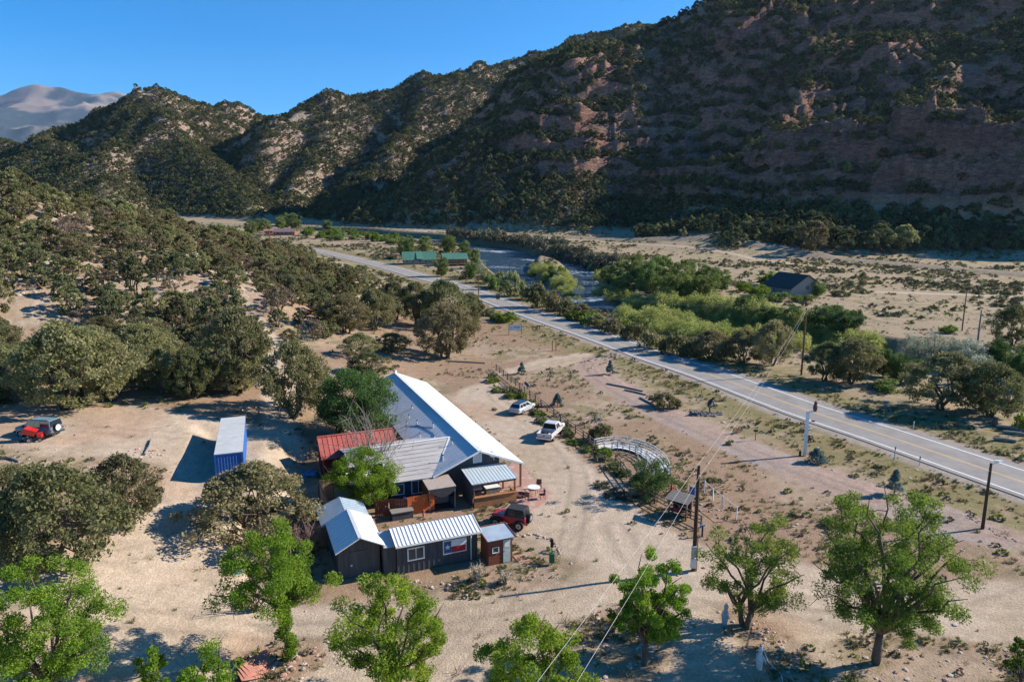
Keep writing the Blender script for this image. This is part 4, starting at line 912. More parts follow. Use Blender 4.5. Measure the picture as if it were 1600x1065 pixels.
def flag_building():
    T = thing("flag_building", "narrow charcoal building with ribbed white roof and a star flag panel", "building", (*yard(-12.2, 12.4), 0), A0)
    # local: x 0 near wall .. 2.0, y -3.2..3.2
    MB().loft([[(0,y,0),(2.3,y,0),(2.3,y,2.62),(1.65,y,2.95),(0,y,2.55)] for y in (-3.25, 3.15)]).build("wall", M_char, T)
    battens(MB(), (-.005,3.15,0), (-.005,-3.25,0), 0, lambda f: 2.5, .4).build("batten", M_char, T)
    # corrugated roof sheet
    b = MB(); n = 132; y0, y1 = -3.5, 3.35; V = []; F = []
    for i in range(n+1):
        y = y0+(y1-y0)*i/n; k = .05 if (i % 6) in (0, 1) else 0.0
        V += [(-.42,y,2.50+k),(1.7,y,3.03+k),(2.6,y,2.62+k)]
    for i in range(n): F += [(3*i,3*i+3,3*i+4,3*i+1),(3*i+1,3*i+4,3*i+5,3*i+2)]
    b.add([(x,y,z-.05) for x,y,z in V]+V, [tuple(q+len(V) for q in f) for f in F]+[f[::-1] for f in F]); b.build("roof", M_wroof, T)
    MB().bar((-.43,-3.5,2.43),(-.43,3.35,2.43), .05, .12).build("fascia", M_white, T)
    window(T, (-.035, 1.72, 1.5), (0,-1,0), (0,0,1), (-1,0,0), 1.25, .95, 2, fw=.1)
    # flag panel: local y runs right to left as seen from the yard gate
    p = MB().box(-.10,-.04,-2.35,-.42,.95,2.1).build("flag_panel", M_white, T); mb = mat("flag_blue", (.04,.10,.24), .6, .12, 4); mr_ = mat("flag_red", (.42,.025,.035), .6, .12, 4)
    MB().box(-.115,-.104,-1.08,-.50,1.03,2.02).build("blue_field", mb, p); MB().box(-.113,-.104,-2.27,-1.085,1.03,1.52).build("red_stripe", mr_, p)
    MB().box(-.112,-.104,-2.27,-1.085,1.525,2.02).build("white_stripe", M_white, p)
    s = MB(); c = (-.79, 1.53); pts = [(-.122, c[0]+ (.25 if k % 2 == 0 else .10)*math.sin(k*math.pi/5), c[1]+(.25 if k % 2 == 0 else .10)*math.cos(k*math.pi/5)) for k in range(10)]
    s.loft([[(-.116,y,z) for _, y, z in pts], pts]); s.build("star", M_white, p)
    MB().tube([(-.09,-2.72,.1),(-.09,-2.72,2.45)], .045, 8).build("downpipe", M_white, T)
    MB().tube([(-.09,-2.72,2.2),(-.25,-3.25,2.48)], .03, 6).build("pipe_brace", M_white, T)
    T2 = thing("lean_to", "short charcoal lean-to linking the white roofed shed and the flag building", "shed", (*yard(-11.9, 16.1), 0), A0)
    MB().box(0,1.9,-.52,.42,0,2.35).build("wall", M_char, T2); battens(MB(), (-.005,.42,0),(-.005,-.52,0),0,lambda f:2.3,.3).build("batten", M_char, T2)
    MB().poly([(-.25,-.53,2.36),(2.0,-.53,2.66),(2.0,.44,2.66),(-.25,.44,2.36)], .05, (-.13,0,.99)).build("roof", M_blueshade, T2)
flag_building()
def ticket_hut():
    T = thing("ticket_hut", "little rust red plank hut with flat metal roof at the flag building's end", "hut", (*yard(-13.6, 7.7), 0), A0)
    MB().box(0.02,1.78,-.98,.98,0,2.15).build("wall", M_dark, T); Mh = mat("redwood_planks", (.20,.062,.035), .8, .28, 4, bump=.3, streak=(.6,.6,5), dirt=(.11,.04,.028,.6))
    for k in range(11): MB().box(-.012-.006*(k%2),1.80+.006*(k%2),-1.0,1.0,.02+k*.196,.02+k*.196+.185).build("plank", Mh, T)
    MB().poly([(-.28,-1.2,2.2),(2.0,-1.2,2.34),(2.0,1.2,2.34),(-.28,1.2,2.2)], .05, (-.06,0,1)).build("roof", mat("sky_metal", (.34,.40,.45), .4, .15, 1.2, spec=.5, dirt=(.45,.49,.52,.6)), T)
    for y in (-1.2,1.2): MB().bar((-.3,y,2.2),(2.02,y,2.35), .07,.1).build("roof_edge", Mh, T)
    MB().bar((2.0,-1.2,2.36),(2.0,1.2,2.36), .07,.12).build("roof_edge", Mh, T)
    d = MB().box(-.06,-.025,-.82,-.22,.05,1.95).build("door", mat("pale_green_door", (.42,.50,.47), .7, .2, 4, dirt=(.25,.28,.27,.6)), T)
    MB().box(-.075,-.062,-.72,-.32,1.35,1.75).build("notice", M_white, d); MB().box(-.08,-.062,-.30,-.25,.95,1.05).build("handle", M_dark, d)
    window(T, (-.02, .42, 1.25), (0,-1,0), (0,0,1), (-1,0,0), .5, .45, 1, fw=.06)
    q = flat(815,872); MB().box(-.6,.6,-.5,.5,0,.05).build("doormat_slab", M_brick, thing("paving_slab", "small square of red bricks by the rust red hut's door", "paving", (q[0],q[1],.01), A0))
ticket_hut()
# --- storage container
def container():
    a, b = np.array((-25.6,60.3)), np.array((-29.75,71.75)); c = (a+b)/2+np.array((-.6,-.15)); ang = math.atan2(b[1]-a[1], b[0]-a[0]); L = 12.19; Wd = 2.5; Hh = 2.6
    T = thing("shipping_container", "long blue corrugated shipping container with pale worn roof", "container", (c[0], c[1], 2.72), ang)
    Mb = mat("container_blue", (.022,.115,.36), .55, .14, 1.5, spec=.4, dirt=(.05,.10,.22,.5), streak=(.5,.5,2)); Mt = mat("container_roof", (.47,.48,.46), .7, .12, .8, dirt=(.36,.36,.33,.6))
    def corr(p, q, n, out, name):
        p, q, out = Vector(p), Vector(q), Vector(out); V = []; F = []; pat = (0,1,1,0)
        m_ = n*4
        for i in range(m_+1):
            c_ = p.lerp(q, i/m_)+out*(-.036*pat[i % 4]); V += [(c_.x,c_.y,.14),(c_.x,c_.y,Hh-.12)]
        for i in range(m_): F.append((2*i,2*i+2,2*i+3,2*i+1))
        MB().add(V, F).build(name, Mb, T)
    corr((-L/2+.1,-Wd/2+.03,0),(L/2-.1,-Wd/2+.03,0), 42, (0,-1,0), "side_wall"); corr((L/2-.1,Wd/2-.03,0),(-L/2+.1,Wd/2-.03,0), 42, (0,1,0), "side_wall")
    corr((-L/2+.03,Wd/2-.1,0),(-L/2+.03,-Wd/2+.1,0), 9, (-1,0,0), "end_wall"); corr((L/2-.03,-Wd/2+.1,0),(L/2-.03,Wd/2-.1,0), 9, (1,0,0), "end_wall")
    for x in (-1, 1):
        for y in (-1, 1): MB().box(x*(L/2-.07)-.07,x*(L/2-.07)+.07,y*(Wd/2-.07)-.07,y*(Wd/2-.07)+.07,0,Hh).build("corner_post", Mb, T)
    for y in (-1, 1):
        MB().box(-L/2+.14,L/2-.14,y*(Wd/2-.06)-.06,y*(Wd/2-.06)+.06,Hh-.12,Hh-.01).build("top_rail", Mb, T); MB().box(-L/2+.14,L/2-.14,y*(Wd/2-.06)-.06,y*(Wd/2-.06)+.06,0,.15).build("bottom_rail", Mb, T)
    for x in (-1, 1):
        MB().box(x*(L/2-.06)-.06,x*(L/2-.06)+.06,-Wd/2+.14,Wd/2-.14,Hh-.12,Hh-.01).build("top_rail", Mb, T); MB().box(x*(L/2-.06)-.06,x*(L/2-.06)+.06,-Wd/2+.14,Wd/2-.14,0,.15).build("bottom_rail", Mb, T)
    MB().box(-L/2+.13,L/2-.13,-Wd/2+.13,Wd/2-.13,.1,.16).build("floor", M_oldw, T)
    n = 10
    for i in range(n): MB().box(-L/2+.02+i*(L-.04)/n+.004,-L/2+.02+(i+1)*(L-.04)/n-.004,-Wd/2+.015,Wd/2-.015,Hh-.008,Hh+.022).build("roof_sheet", Mt, T)
container()
# --- patio
def patio():
    pts = [flat(*q)[:2] for q in ((786,738),(800,722),(815,728),(838,752),(864,772),(850,786),(828,800),(800,801),(808,786),(805,765))]
    b = MB().poly([(x,y,.035) for x,y in pts][::-1], .1, (0,0,1)); o = b.build("patio", M_brick); tag(o, kind="structure")
    p = flat(834,772); T = thing("patio_table", "round white topped patio table on red brick paving", "table", (*p[:2], .035))
    MB().tube([(0,0,.72),(0,0,.76)], .62, 24).build("table_top", M_white, T); 
    for k in range(4): a = k*math.pi/2+.4; MB().tube([(.45*math.cos(a),.45*math.sin(a),0),(.35*math.cos(a),.35*math.sin(a),.72)], .025, 6).build("leg", M_wood, T)
    Mc = mat("chair_brown", (.20,.10,.08), .7, .2, 4)
    for i, (px, py, rz, lab) in enumerate(((826,782,.9,"brown patio chair on the fire pit side of the white table"),(847,779,3.4,"brown patio chair with tall back on the drive side of the table"),(842,764,4.6,"brown patio chair between the white table and the pale weeds"))):
        q = flat(px, py); c = thing("patio_chair", lab, "chair", (*q[:2], .035), rz, "patio chairs")
        MB().box(-.25,.25,-.25,.25,.40,.45).build("seat", Mc, c); bk = MB()
        MB().box(-.27,-.22,-.25,.25,.45,.95).build("backrest", Mc, c)
        for x in (-.23,.23):
            for y in (-.23,.23): MB().box(x-.02,x+.02,y-.02,y+.02,0,.40).build("leg", Mc, c)
        for y in (-.27,.27): MB().box(-.25,.25,y-.025,y+.025,.62,.66).build("armrest", Mc, c)
    q = flat(813,775); f = thing("fire_pit", "dark round fire pit set in the brick patio", "fire pit", (*q[:2], .035))
    MB().tube([(0,0,0),(0,0,.18),(0,0,.2)], [.62,.62,.55], 20).build("bowl", M_dark, f); MB().tube([(0,0,.19),(0,0,.23)], [.66,.50], 20).build("lid", mat("rust_iron", (.10,.045,.04), .8, .3, 5), f)
patio()
# ------------------------------------------------------------------ vehicles (local x forward, y left)
M_tyre = mat("tyre", (.022,.022,.023), .9, .2, 8); M_rim = mat("alloy", (.42,.42,.43), .35, .1, 6, metal=.6)
M_cglass = mat("car_glass", (.02,.025,.03), .06, .1, 2, spec=.7); M_plast = mat("black_plastic", (.03,.03,.032), .6, .15, 6)
M_head = mat("headlamp", (.6,.6,.58), .15, .05, 4); M_tail = mat("tail_lamp", (.35,.02,.02), .25, .1, 4); M_chrome = mat("chrome", (.55,.55,.56), .2, .05, 4, metal=.9)
def wheel(T, x, y, r, w, rim=M_rim):
    t = MB(); prof = [(-w/2, r*.62), (-w/2, r*.93), (-w*.35, r), (w*.35, r), (w/2, r*.93), (w/2, r*.62)]
    t.loft([[(x+rr*math.cos(a), y+u, r+rr*math.sin(a)) for a in (2*math.pi*k/18 for k in range(18))] for u, rr in prof]); o = t.build("wheel", M_tyre, T)
    s = 1 if y > 0 else -1
    b = MB().tube([(x, y+s*(w/2-.05), r), (x, y+s*(w/2+.004), r)], r*.60, 14); b.build("rim", rim, o)
    MB().tube([(x, y+s*(w/2+.002), r), (x, y+s*(w/2+.02), r)], r*.16, 8).build("hub", M_plast, o)
def body_loft(T, st, paint, name="body", bevel=.035):
    """st: list of (x, half width, z bottom, z shoulder, z top) cross sections"""
    rings = []
    for x, hw, zb, zs, zt in st:
        rings.append([(x,-hw*.94,zb),(x,-hw,zb+(zs-zb)*.35),(x,-hw,zs),(x,-hw*.88,zt),(x,hw*.88,zt),(x,hw,zs),(x,hw,zb+(zs-zb)*.35),(x,hw*.94,zb)])
    return MB().loft(rings).build(name, paint, T, bevel)
def cabin(T, xb0, xb1, xt0, xt1, z0, z1, hb, ht, paint, glass_side=(), rear=True, roof=None, front=True, name="cabin", ins=.07):
    """tapered cabin: xb rear/front at the belt, xt rear/front at the roof; side windows as fractions along it"""
    b = MB(); b.loft([[(xb0,-hb,z0),(xb1,-hb,z0),(xb1,hb,z0),(xb0,hb,z0)],[(xt0,-ht,z1),(xt1,-ht,z1),(xt1,ht,z1),(xt0,ht,z1)]]); c = b.build(name, paint, T, .04)
    def P(fx, s, fz): xb = xb0+(xb1-xb0)*fx; xt = xt0+(xt1-xt0)*fx; return Vector((xb+(xt-xb)*fz, s*(hb+(ht-hb)*fz+.012), z0+(z1-z0)*fz))
    for s in (-1, 1):
        for f0, f1 in glass_side:
            q = [P(f0,s,.1), P(f1,s,.1), P(f1,s,.86), P(f0,s,.86)]
            MB().poly(q if s < 0 else q[::-1], .01, (0,s,.2)).build("side_window", M_cglass, c)
    for on_, xb, xt, d in ((front, xb1, xt1, 1), (rear, xb0, xt0, -1)):
        if on_:
            q = [Vector((xb+(xt-xb)*f+d*.012, y*(hb+(ht-hb)*f-.06), z0+(z1-z0)*f)) for f, y in ((.08,-1),(.08,1),(.9,1),(.9,-1))]
            MB().poly(q if d > 0 else q[::-1], .01, (d,0,.5)).build("windscreen" if d > 0 else "rear_window", M_cglass, c)
    if roof: MB().box(min(xt0,xt1)+.05, max(xt0,xt1)-.05, -ht+.05, ht-.05, z1-.005, z1+.012).build("roof_panel", roof, c)
    return c
def lamps(T, x, y, z, m, name, sx=.04, sy=.14, sz=.08):
    for s in (-1, 1): MB().box(x-sx,x+sx,s*y-sy,s*y+sy,z-sz,z+sz).build(name, m, T, .015)
def paint(name, c, **k): return mat(name, c, .32, .05, 2, spec=.5, coat=.6, **k)
def red_jeep():
    p = flat(801,824); T = thing("red_jeep", "red open-sided off-road car with black soft top and big tyres", "car", (p[0]-.1, p[1]+.55, gz(p[0],p[1])), R(158))
    Pr = paint("jeep_red", (.46,.012,.018)); Ms = mat("soft_top", (.030,.030,.033), .85, .15, 6, bump=.1)
    body_loft(T, [(-1.55,.72,.55,.95,1.12),(-1.5,.76,.5,.95,1.14),(-.2,.76,.48,.95,1.14),(.35,.75,.48,.95,1.16)], Pr, "tub")
    body_loft(T, [(.35,.70,.55,.95,1.16),(.9,.62,.55,.95,1.14),(1.55,.55,.55,.93,1.08),(1.62,.52,.58,.9,1.03)], Pr, "bonnet")
    MB().box(1.60,1.66,-.5,.5,.58,1.0).build("grille", Pr, T, .02)
    for k in range(7): MB().box(1.655,1.672,-.22+k*.07,-.19+k*.07,.68,.94).build("grille_slot", M_plast, T)
    lamps(T, 1.66, .36, .84, M_head, "headlight", .015, .085, .085)
    cabin(T, -1.48, .42, -1.38, .22, 1.14, 1.80, .72, .66, Ms, ((.06,.40),(.46,.9)), roof=Ms)
    for s in (-1, 1):
        for xc in (-1.0, 1.18):
            f = MB(); 
            f.loft([[(xc+.52*math.cos(a), s*.70, .42+.50*math.sin(a)), (xc+.52*math.cos(a), s*.95, .42+.48*math.sin(a)), (xc+.47*math.cos(a), s*.95, .42+.44*math.sin(a)), (xc+.47*math.cos(a), s*.70, .42+.44*math.sin(a))] for a in (R(20+20*k) for k in range(8))]); f.build("fender", M_plast, T)
        MB().bar((.25,s*.80,1.2),(.25,s*.95,1.25), .04).build("mirror_arm", M_plast, T); MB().box(.2,.27,s*.95-.09,s*.95+.09,1.18,1.38).build("mirror", M_plast, T, .015)
        d = MB().box(-.42,.28,s*.762,s*.775,.58,1.12).build("door", Pr, T); MB().box(-.36,-.22,s*.776,s*.79,1.0,1.04).build("handle", M_plast, d)
        MB().box(-.6,.7,s*.80,s*.90,.42,.48).build("step", M_plast, T)
    lamps(T, -1.57, .68, .86, M_tail, "tail_light", .02, .06, .09)
    MB().box(1.66,1.82,-.72,.72,.52,.66).build("front_bumper", M_plast, T, .02); MB().box(-1.72,-1.58,-.70,.70,.50,.64).build("rear_bumper", M_plast, T, .02)
    sp = MB(); sp.tube([(-1.60,0,.98),(-1.84,0,.98)], .40, 18); o = sp.build("spare_wheel", M_tyre, T); MB().tube([(-1.84,0,.98),(-1.86,0,.98)], .22, 12).build("rim", M_rim, o)
    for x in (-1.0, 1.18):
        for s in (-1, 1): wheel(T, x, s*.80, .42, .27)
red_jeep()
def white_pickup():
    p = flat(866,682); T = thing("white_pickup", "white crew cab pickup truck with open empty bed by the rail fence", "car", (p[0]-.35, p[1]+.3, gz(p[0],p[1])), R(68))
    Pw = paint("truck_white", (.60,.57,.54))
    body_loft(T, [(-.75,.96,.5,.95,1.10),(1.35,.96,.5,.95,1.10),(1.5,.95,.52,.95,1.16),(2.55,.92,.52,.95,1.10),(2.85,.82,.55,.9,1.0)], Pw, "body")
    for s in (-1, 1):
        MB().loft([[(x,s*.96,.52),(x,s*.985,.85),(x,s*.97,1.12),(x,s*.84,1.12),(x,s*.84,.52)] for x in (-2.75,-.76)]).build("bed_side", Pw, T, .02)
    MB().box(-2.82,-2.74,-.93,.93,.58,1.12).build("tailgate", Pw, T, .02); MB().box(-2.75,-.76,-.84,.84,.60,.66).build("bed_floor", M_plast, T); MB().box(-.80,-.74,-.86,.86,.6,1.12).build("bed_front", Pw, T)
    cabin(T, -.75, 1.55, -.62, .75, 1.10, 1.82, .93, .74, Pw, ((.08,.34),(.38,.70)), roof=None)
    MB().box(-2.98,-2.82,-.95,.95,.46,.66).build("rear_bumper", M_chrome, T, .02); MB().box(2.82,2.96,-.9,.9,.42,.66).build("front_bumper", M_chrome, T, .03)
    MB().box(2.84,2.87,-.5,.5,.68,.92).build("grille", M_plast, T); lamps(T, 2.78, .72, .82, M_head, "headlight", .06, .13, .1); lamps(T, -2.80, .90, .88, M_tail, "tail_light", .03, .06, .16)
    MB().box(-2.836,-2.822,-.12,.12,.82,.94).build("badge", M_plast, T); MB().box(-2.84,-2.822,-.2,.2,.62,.73).build("number_plate", M_white, T)
    for s in (-1, 1):
        MB().box(.95,1.1,s*1.08-.1,s*1.08+.1,1.12,1.34).build("mirror", Pw, T, .03)
        for x0, x1 in ((-.65,.12),(.18,1.2)):
            d = MB().box(x0,x1,s*.958,s*.968,.56,1.08).build("door", Pw, T); MB().box(x0+.06,x0+.2,s*.969,s*.985,.98,1.02).build("handle", M_chrome, d)
    for x in (-1.75, 1.85):
        for s in (-1, 1): wheel(T, x, s*.84, .39, .26)
    for x, y, z, m in ((-1.2,.3,.66,M_oldw),(-1.7,-.4,.66,M_white),(-2.2,.2,.66,M_dark)): MB().box(x-.22,x+.22,y-.2,y+.2,z,z+.2).build("cargo_box", m, T, .02)
white_pickup()
def silver_wagon():
    p = flat(818,644); T = thing("silver_wagon", "silver estate car parked nose to the rail fence", "car", (p[0]-.1, p[1]+.55, gz(p[0],p[1])), R(58))
    Pw = paint("wagon_silver", (.44,.45,.45))
    body_loft(T, [(-2.3,.80,.40,.75,.95),(-2.2,.87,.32,.78,.98),(-1.0,.89,.26,.80,.98),(1.0,.89,.26,.80,.97),(1.7,.87,.30,.74,.88),(2.15,.80,.34,.66,.76),(2.3,.68,.40,.58,.66)], Pw)
    cabin(T, -2.12, 1.25, -1.75, .42, .97, 1.47, .84, .62, Pw, ((.04,.26),(.29,.56),(.59,.86)), roof=M_cglass)
    for s in (-1, 1):
        MB().bar((-1.6,s*.56,1.53),(.2,s*.56,1.53), .04,.04).build("roof_rail", M_plast, T); MB().box(.72,.84,s*.96-.08,s*.96+.08,.98,1.12).build("mirror", Pw, T, .02)
        for x0, x1 in ((-.85,.0),(.04,.95)):
            d = MB().box(x0,x1,s*.888,s*.896,.38,.94).build("door", Pw, T); MB().box(x0+.05,x0+.18,s*.897,s*.91,.80,.84).build("handle", M_chrome, d)
        MB().box(-1.0,1.0,s*.87,s*.90,.24,.32).build("sill", M_plast, T)
    lamps(T, -2.24, .66, .84, M_tail, "tail_light", .05, .13, .09); lamps(T, 2.16, .60, .66, M_head, "headlight", .08, .14, .06)
    MB().box(-2.38,-2.26,-.82,.82,.36,.60).build("rear_bumper", Pw, T, .03); MB().box(-2.30,-2.285,-.26,.26,.66,.78).build("number_plate", M_white, T); MB().box(2.24,2.36,-.7,.7,.34,.50).build("front_bumper", M_plast, T, .03)
    for x in (-1.35, 1.35):
        for s in (-1, 1): wheel(T, x, s*.79, .32, .21)
silver_wagon()
def green_offroader():
    p = pt(57,683); T = thing("green_offroader", "dark teal boxy off-road car with spare wheel on its tail", "car", (p[0], p[1]+.5, p[2]), R(171))
    Pg = paint("teal_paint", (.085,.15,.18)); Pl = paint("teal_roof", (.22,.31,.34))
    body_loft(T, [(-2.1,.78,.55,.95,1.12),(-2.0,.86,.5,.98,1.14),(-.3,.88,.48,.98,1.14),(.7,.88,.48,.98,1.14),(.95,.86,.5,.96,1.12),(1.9,.82,.52,.92,1.06),(2.05,.74,.56,.88,.98)], Pg)
    cabin(T, -2.05, 1.0, -1.92, .45, 1.14, 1.82, .82, .70, Pg, ((.06,.38),(.42,.60),(.64,.88)), roof=Pl)
    for s in (-1, 1):
        MB().bar((-1.7,s*.62,1.88),(.3,s*.62,1.88), .04,.05).build("roof_rail", M_plast, T); MB().box(.75,.88,s*.97-.09,s*.97+.09,1.14,1.34).build("mirror", M_plast, T, .02)
        for xc in (-1.25, 1.3): MB().loft([[(xc+.50*math.cos(a), s*.80, .38+.46*math.sin(a)), (xc+.50*math.cos(a), s*.93, .38+.46*math.sin(a)), (xc+.44*math.cos(a), s*.93, .38+.40*math.sin(a)), (xc+.44*math.cos(a), s*.80, .38+.40*math.sin(a))] for a in (R(10+20*k) for k in range(9))]).build("fender", M_rim, T)
        for x0, x1 in ((-.75,.05),(.1,.95)):
            d = MB().box(x0,x1,s*.878,s*.886,.56,1.1).build("door", Pg, T); MB().box(x0+.05,x0+.18,s*.887,s*.90,.98,1.02).build("handle", M_plast, d)
    o = MB().tube([(-2.08,.1,1.05),(-2.32,.1,1.05)], .36, 18).build("spare_wheel", M_tyre, T); MB().tube([(-2.32,.1,1.05),(-2.34,.1,1.05)], .3, 14).build("cover", M_white, o)
    lamps(T, -2.1, .74, .85, M_tail, "tail_light", .03, .07, .12); lamps(T, 2.04, .6, .84, M_head, "headlight", .03, .12, .08)
    MB().box(2.02,2.18,-.84,.84,.46,.66).build("front_bumper", M_plast, T, .03); MB().box(-2.22,-2.08,-.82,.82,.46,.62).build("rear_bumper", M_plast, T, .03); MB().box(2.05,2.07,-.4,.4,.72,.94).build("grille", M_plast, T)
    for x in (-1.25, 1.3):
        for s in (-1, 1): wheel(T, x, s*.80, .38, .25)
green_offroader()
def wheelbarrow():
    p = pt(53,690); T = thing("tilted_dumper", "small red tipping dump cart standing in front of the off-roader", "cart", (p[0], p[1], p[2]), R(200))
    Mr = paint("cart_red", (.55,.015,.012))
    MB().loft([[(-.1,-.35,.62),(.9,-.42,1.0),(.9,.42,1.0),(-.1,.35,.62)],[(-.45,-.45,1.12),(.55,-.55,1.55),(.55,.55,1.55),(-.45,.45,1.12)]]).build("tub", Mr, T, .03)
    MB().box(-.7,.5,-.25,.25,.3,.42).build("frame", M_plast, T); MB().box(-.8,-.35,-.25,.25,.42,.85).build("engine", Mr, T, .04); MB().tube([(.2,0,.36),(.2,0,.8)], .06, 6).build("hoist", M_chrome, T)
    for s in (-1,1): wheel(T, .3, s*.36, .26, .16); wheel(T, -.6, s*.3, .2, .12)
    for s in (-1,1): MB().tube([(-.75,s*.2,.8),(-1.25,s*.25,1.05)], .025, 6).build("handle", M_plast, T)
    q = pt(34,690)
    for i,(dx,dy,sx,h,m,lb) in enumerate(((-.5,-.1,.5,.3,M_oldw,"grey scrap board pile by the red dump cart"),(.35,.2,.35,.35,M_plast,"black bin lying in scrap by the red dump cart"),(-.2,.5,.3,.25,M_white,"white scrap panel lying by the red dump cart"))):
        S_ = thing("scrap", lb, "scrap", (q[0]+dx,q[1]+dy,gz(q[0]+dx,q[1]+dy)), i*1.1); MB().box(-sx,sx,-.3,.3,0,h*.6).build("base", m, S_, .03); MB().bar((-sx,-.3,h*.6),(sx,.35,h), .12,.05).build("offcut", M_oldw, S_)
wheelbarrow()
# ------------------------------------------------------------------ fences, poles, signs and yard things
def rail_fence(name, label, pts, h=1.15, rails=3, m=M_oldw, step=2.4, pw=.13, rw=.10, rt=.04, cat="fence", zoff=0.0):
    pts = [Vector(p) for p in pts]; x0, y0 = pts[0]; z0 = gz(x0, y0); T = thing(name, label, cat, (x0, y0, z0)); nodes = []
    for a, b in zip(pts[:-1], pts[1:]):
        L = (b-a).length; n = max(1, round(L/step)); nodes += [a.lerp(b, i/n) for i in range(n)]
    nodes.append(pts[-1]); Z = [gz(p.x, p.y)-z0+zoff for p in nodes]
    me = MB().box(-pw/2, pw/2, -pw/2, pw/2, -.25, h).mesh("post"); me.materials.append(m)
    for p, z in zip(nodes, Z):
        o = link(bpy.data.objects.new("post", me), T); o.location = (p.x-x0, p.y-y0, z); o.rotation_euler = (random.uniform(-.04,.04), random.uniform(-.04,.04), random.random())
    for i in range(len(nodes)-1):
        for k in range(rails):
            zz = h*(.94-.30*k); a, b = nodes[i], nodes[i+1]
            MB().bar((a.x-x0, a.y-y0, Z[i]+zz+random.uniform(-.03,.03)), (b.x-x0, b.y-y0, Z[i+1]+zz+random.uniform(-.03,.03)), rt, rw).build("rail", m, T)
    return T
M_fence = mat("weathered_rail", (.155,.125,.105), .9, .3, 5, bump=.3)
rail_fence("rail_fence", "weathered three rail wooden fence running between the drive and the planted bank", [(-2.8,117.2),(1.2,104),(4.9,91.7),(8.7,79.7),(9.8,76.2)], m=M_fence)
rail_fence("rail_fence", "short weathered rail fence between the white ramp and the roofed notice stand", [(11.4,71.5),(12.2,65.1),(13.6,61.0),(15.2,58.2),(16.6,56.0)], m=M_fence)
# white ramp with handrails
def ramp():
    C = [flat(*q)[:2] for q in ((936,704),(962,699),(990,703),(1012,712),(1028,726),(1034,742))]; T = thing("white_ramp", "curved white timber ramp with handrails across the planted bank", "ramp", (*C[0], 0))
    C = smooth_line(C, 2); n = len(C); Tn = np.gradient(C, axis=0); Tn /= np.linalg.norm(Tn, axis=1)[:, None]; Nn = np.stack([-Tn[:, 1], Tn[:, 0]], 1); z = [.30-.02*i for i in range(n)]; o = C[0]
    Mw = mat("ramp_white", (.62,.61,.58), .75, .12, 5, dirt=(.42,.39,.35,.5))
    for i in range(n-1):
        a, b = C[i]-o, C[i+1]-o; k = 4
        for j in range(k):
            p, q = a+(b-a)*(j+.03)/k, a+(b-a)*(j+.97)/k; nn = Nn[i]; V = [(p[0]-nn[0]*.85,p[1]-nn[1]*.85,z[i]),(q[0]-nn[0]*.85,q[1]-nn[1]*.85,z[i]),(q[0]+nn[0]*.85,q[1]+nn[1]*.85,z[i]),(p[0]+nn[0]*.85,p[1]+nn[1]*.85,z[i])]
            MB().poly(V, .05, (0,0,1)).build("plank", Mw, T)
    for s in (-1, 1):
        P = [C[i]-o+Nn[i]*s*.88 for i in range(n)]
        for i in range(n): MB().box(P[i][0]-.05,P[i][0]+.05,P[i][1]-.05,P[i][1]+.05,-.1,z[i]+.85).build("post", Mw, T)
        for i in range(n-1):
            for hh in (.85, .55, .25): MB().bar((*P[i],z[i]+hh),(*P[i+1],z[i+1]+hh), .05,.09).build("handrail", Mw, T)
ramp()
# roofed notice stand
def notice_stand():
    p = flat(1062,806); T = thing("notice_stand", "dark wooden notice stand with slatted grey roof by the rail fence", "stand", (*p[:2], 0), R(-40))
    for x in (-.85,.85):
        for y in (-.5,.5): MB().box(x-.07,x+.07,y-.07,y+.07,-.1,1.75+.25*(y>0)).build("post", M_wood, T)
    for k in range(8): MB().bar((-1.15,-.78+k*.2,1.72+k*.045),(1.15,-.78+k*.2,1.72+k*.045), .17,.03,(0,-.22,1)).build("slat", M_oldw, T)
    MB().box(-.8,.8,.42,.48,.1,1.8).build("back_panel", M_dark, T); MB().box(-.8,.8,-.4,.4,.45,.52).build("shelf", M_wood, T)
    MB().box(-.5,.1,-.3,.1,.52,.8).build("red_crate", mat("crate_red", (.30,.03,.03), .7), T)
    b = MB(); b.loft([[(x, .75+.5*math.cos(a), 1.1+.65*math.sin(a)) for a in (R(-10+25*k) for k in range(9))] for x in (-.7,.3)]); b.build("hood", M_net, T)
    q = flat(1049,768); c = thing("traffic_marker", "slim red orange marker cone behind the notice stand", "cone", (*q[:2],0)); MB().tube([(0,0,.04),(0,0,.9)], [.16,.04], 10).build("cone", mat("cone_orange", (.55,.06,.02), .6), c); MB().box(-.2,.2,-.2,.2,0,.05).build("base", M_dark, c)
    q = flat(1082,790); s = thing("blue_sign", "small blue and white sign leaning near the utility pole", "sign", (*q[:2],0), R(-30)); MB().box(-.04,.04,-.04,.04,-.1,1.6).build("post", M_oldw, s); MB().box(-.35,.35,-.07,-.04,.9,1.9).build("board", mat("sign_blue", (.05,.16,.40), .5), s); MB().box(.15,.35,-.085,-.072,.95,1.85).build("white_band", M_white, s)
    q = flat(1097,838); s = thing("tap_post", "short blue standpipe post beside the utility pole", "post", (*q[:2],0)); MB().box(-.06,.06,-.06,.06,-.1,1.0).build("pipe", M_navy, s); MB().box(-.22,.22,-.05,.05,.98,1.08).build("handle", mat("pipe_blue", (.08,.22,.38), .5), s)
notice_stand()
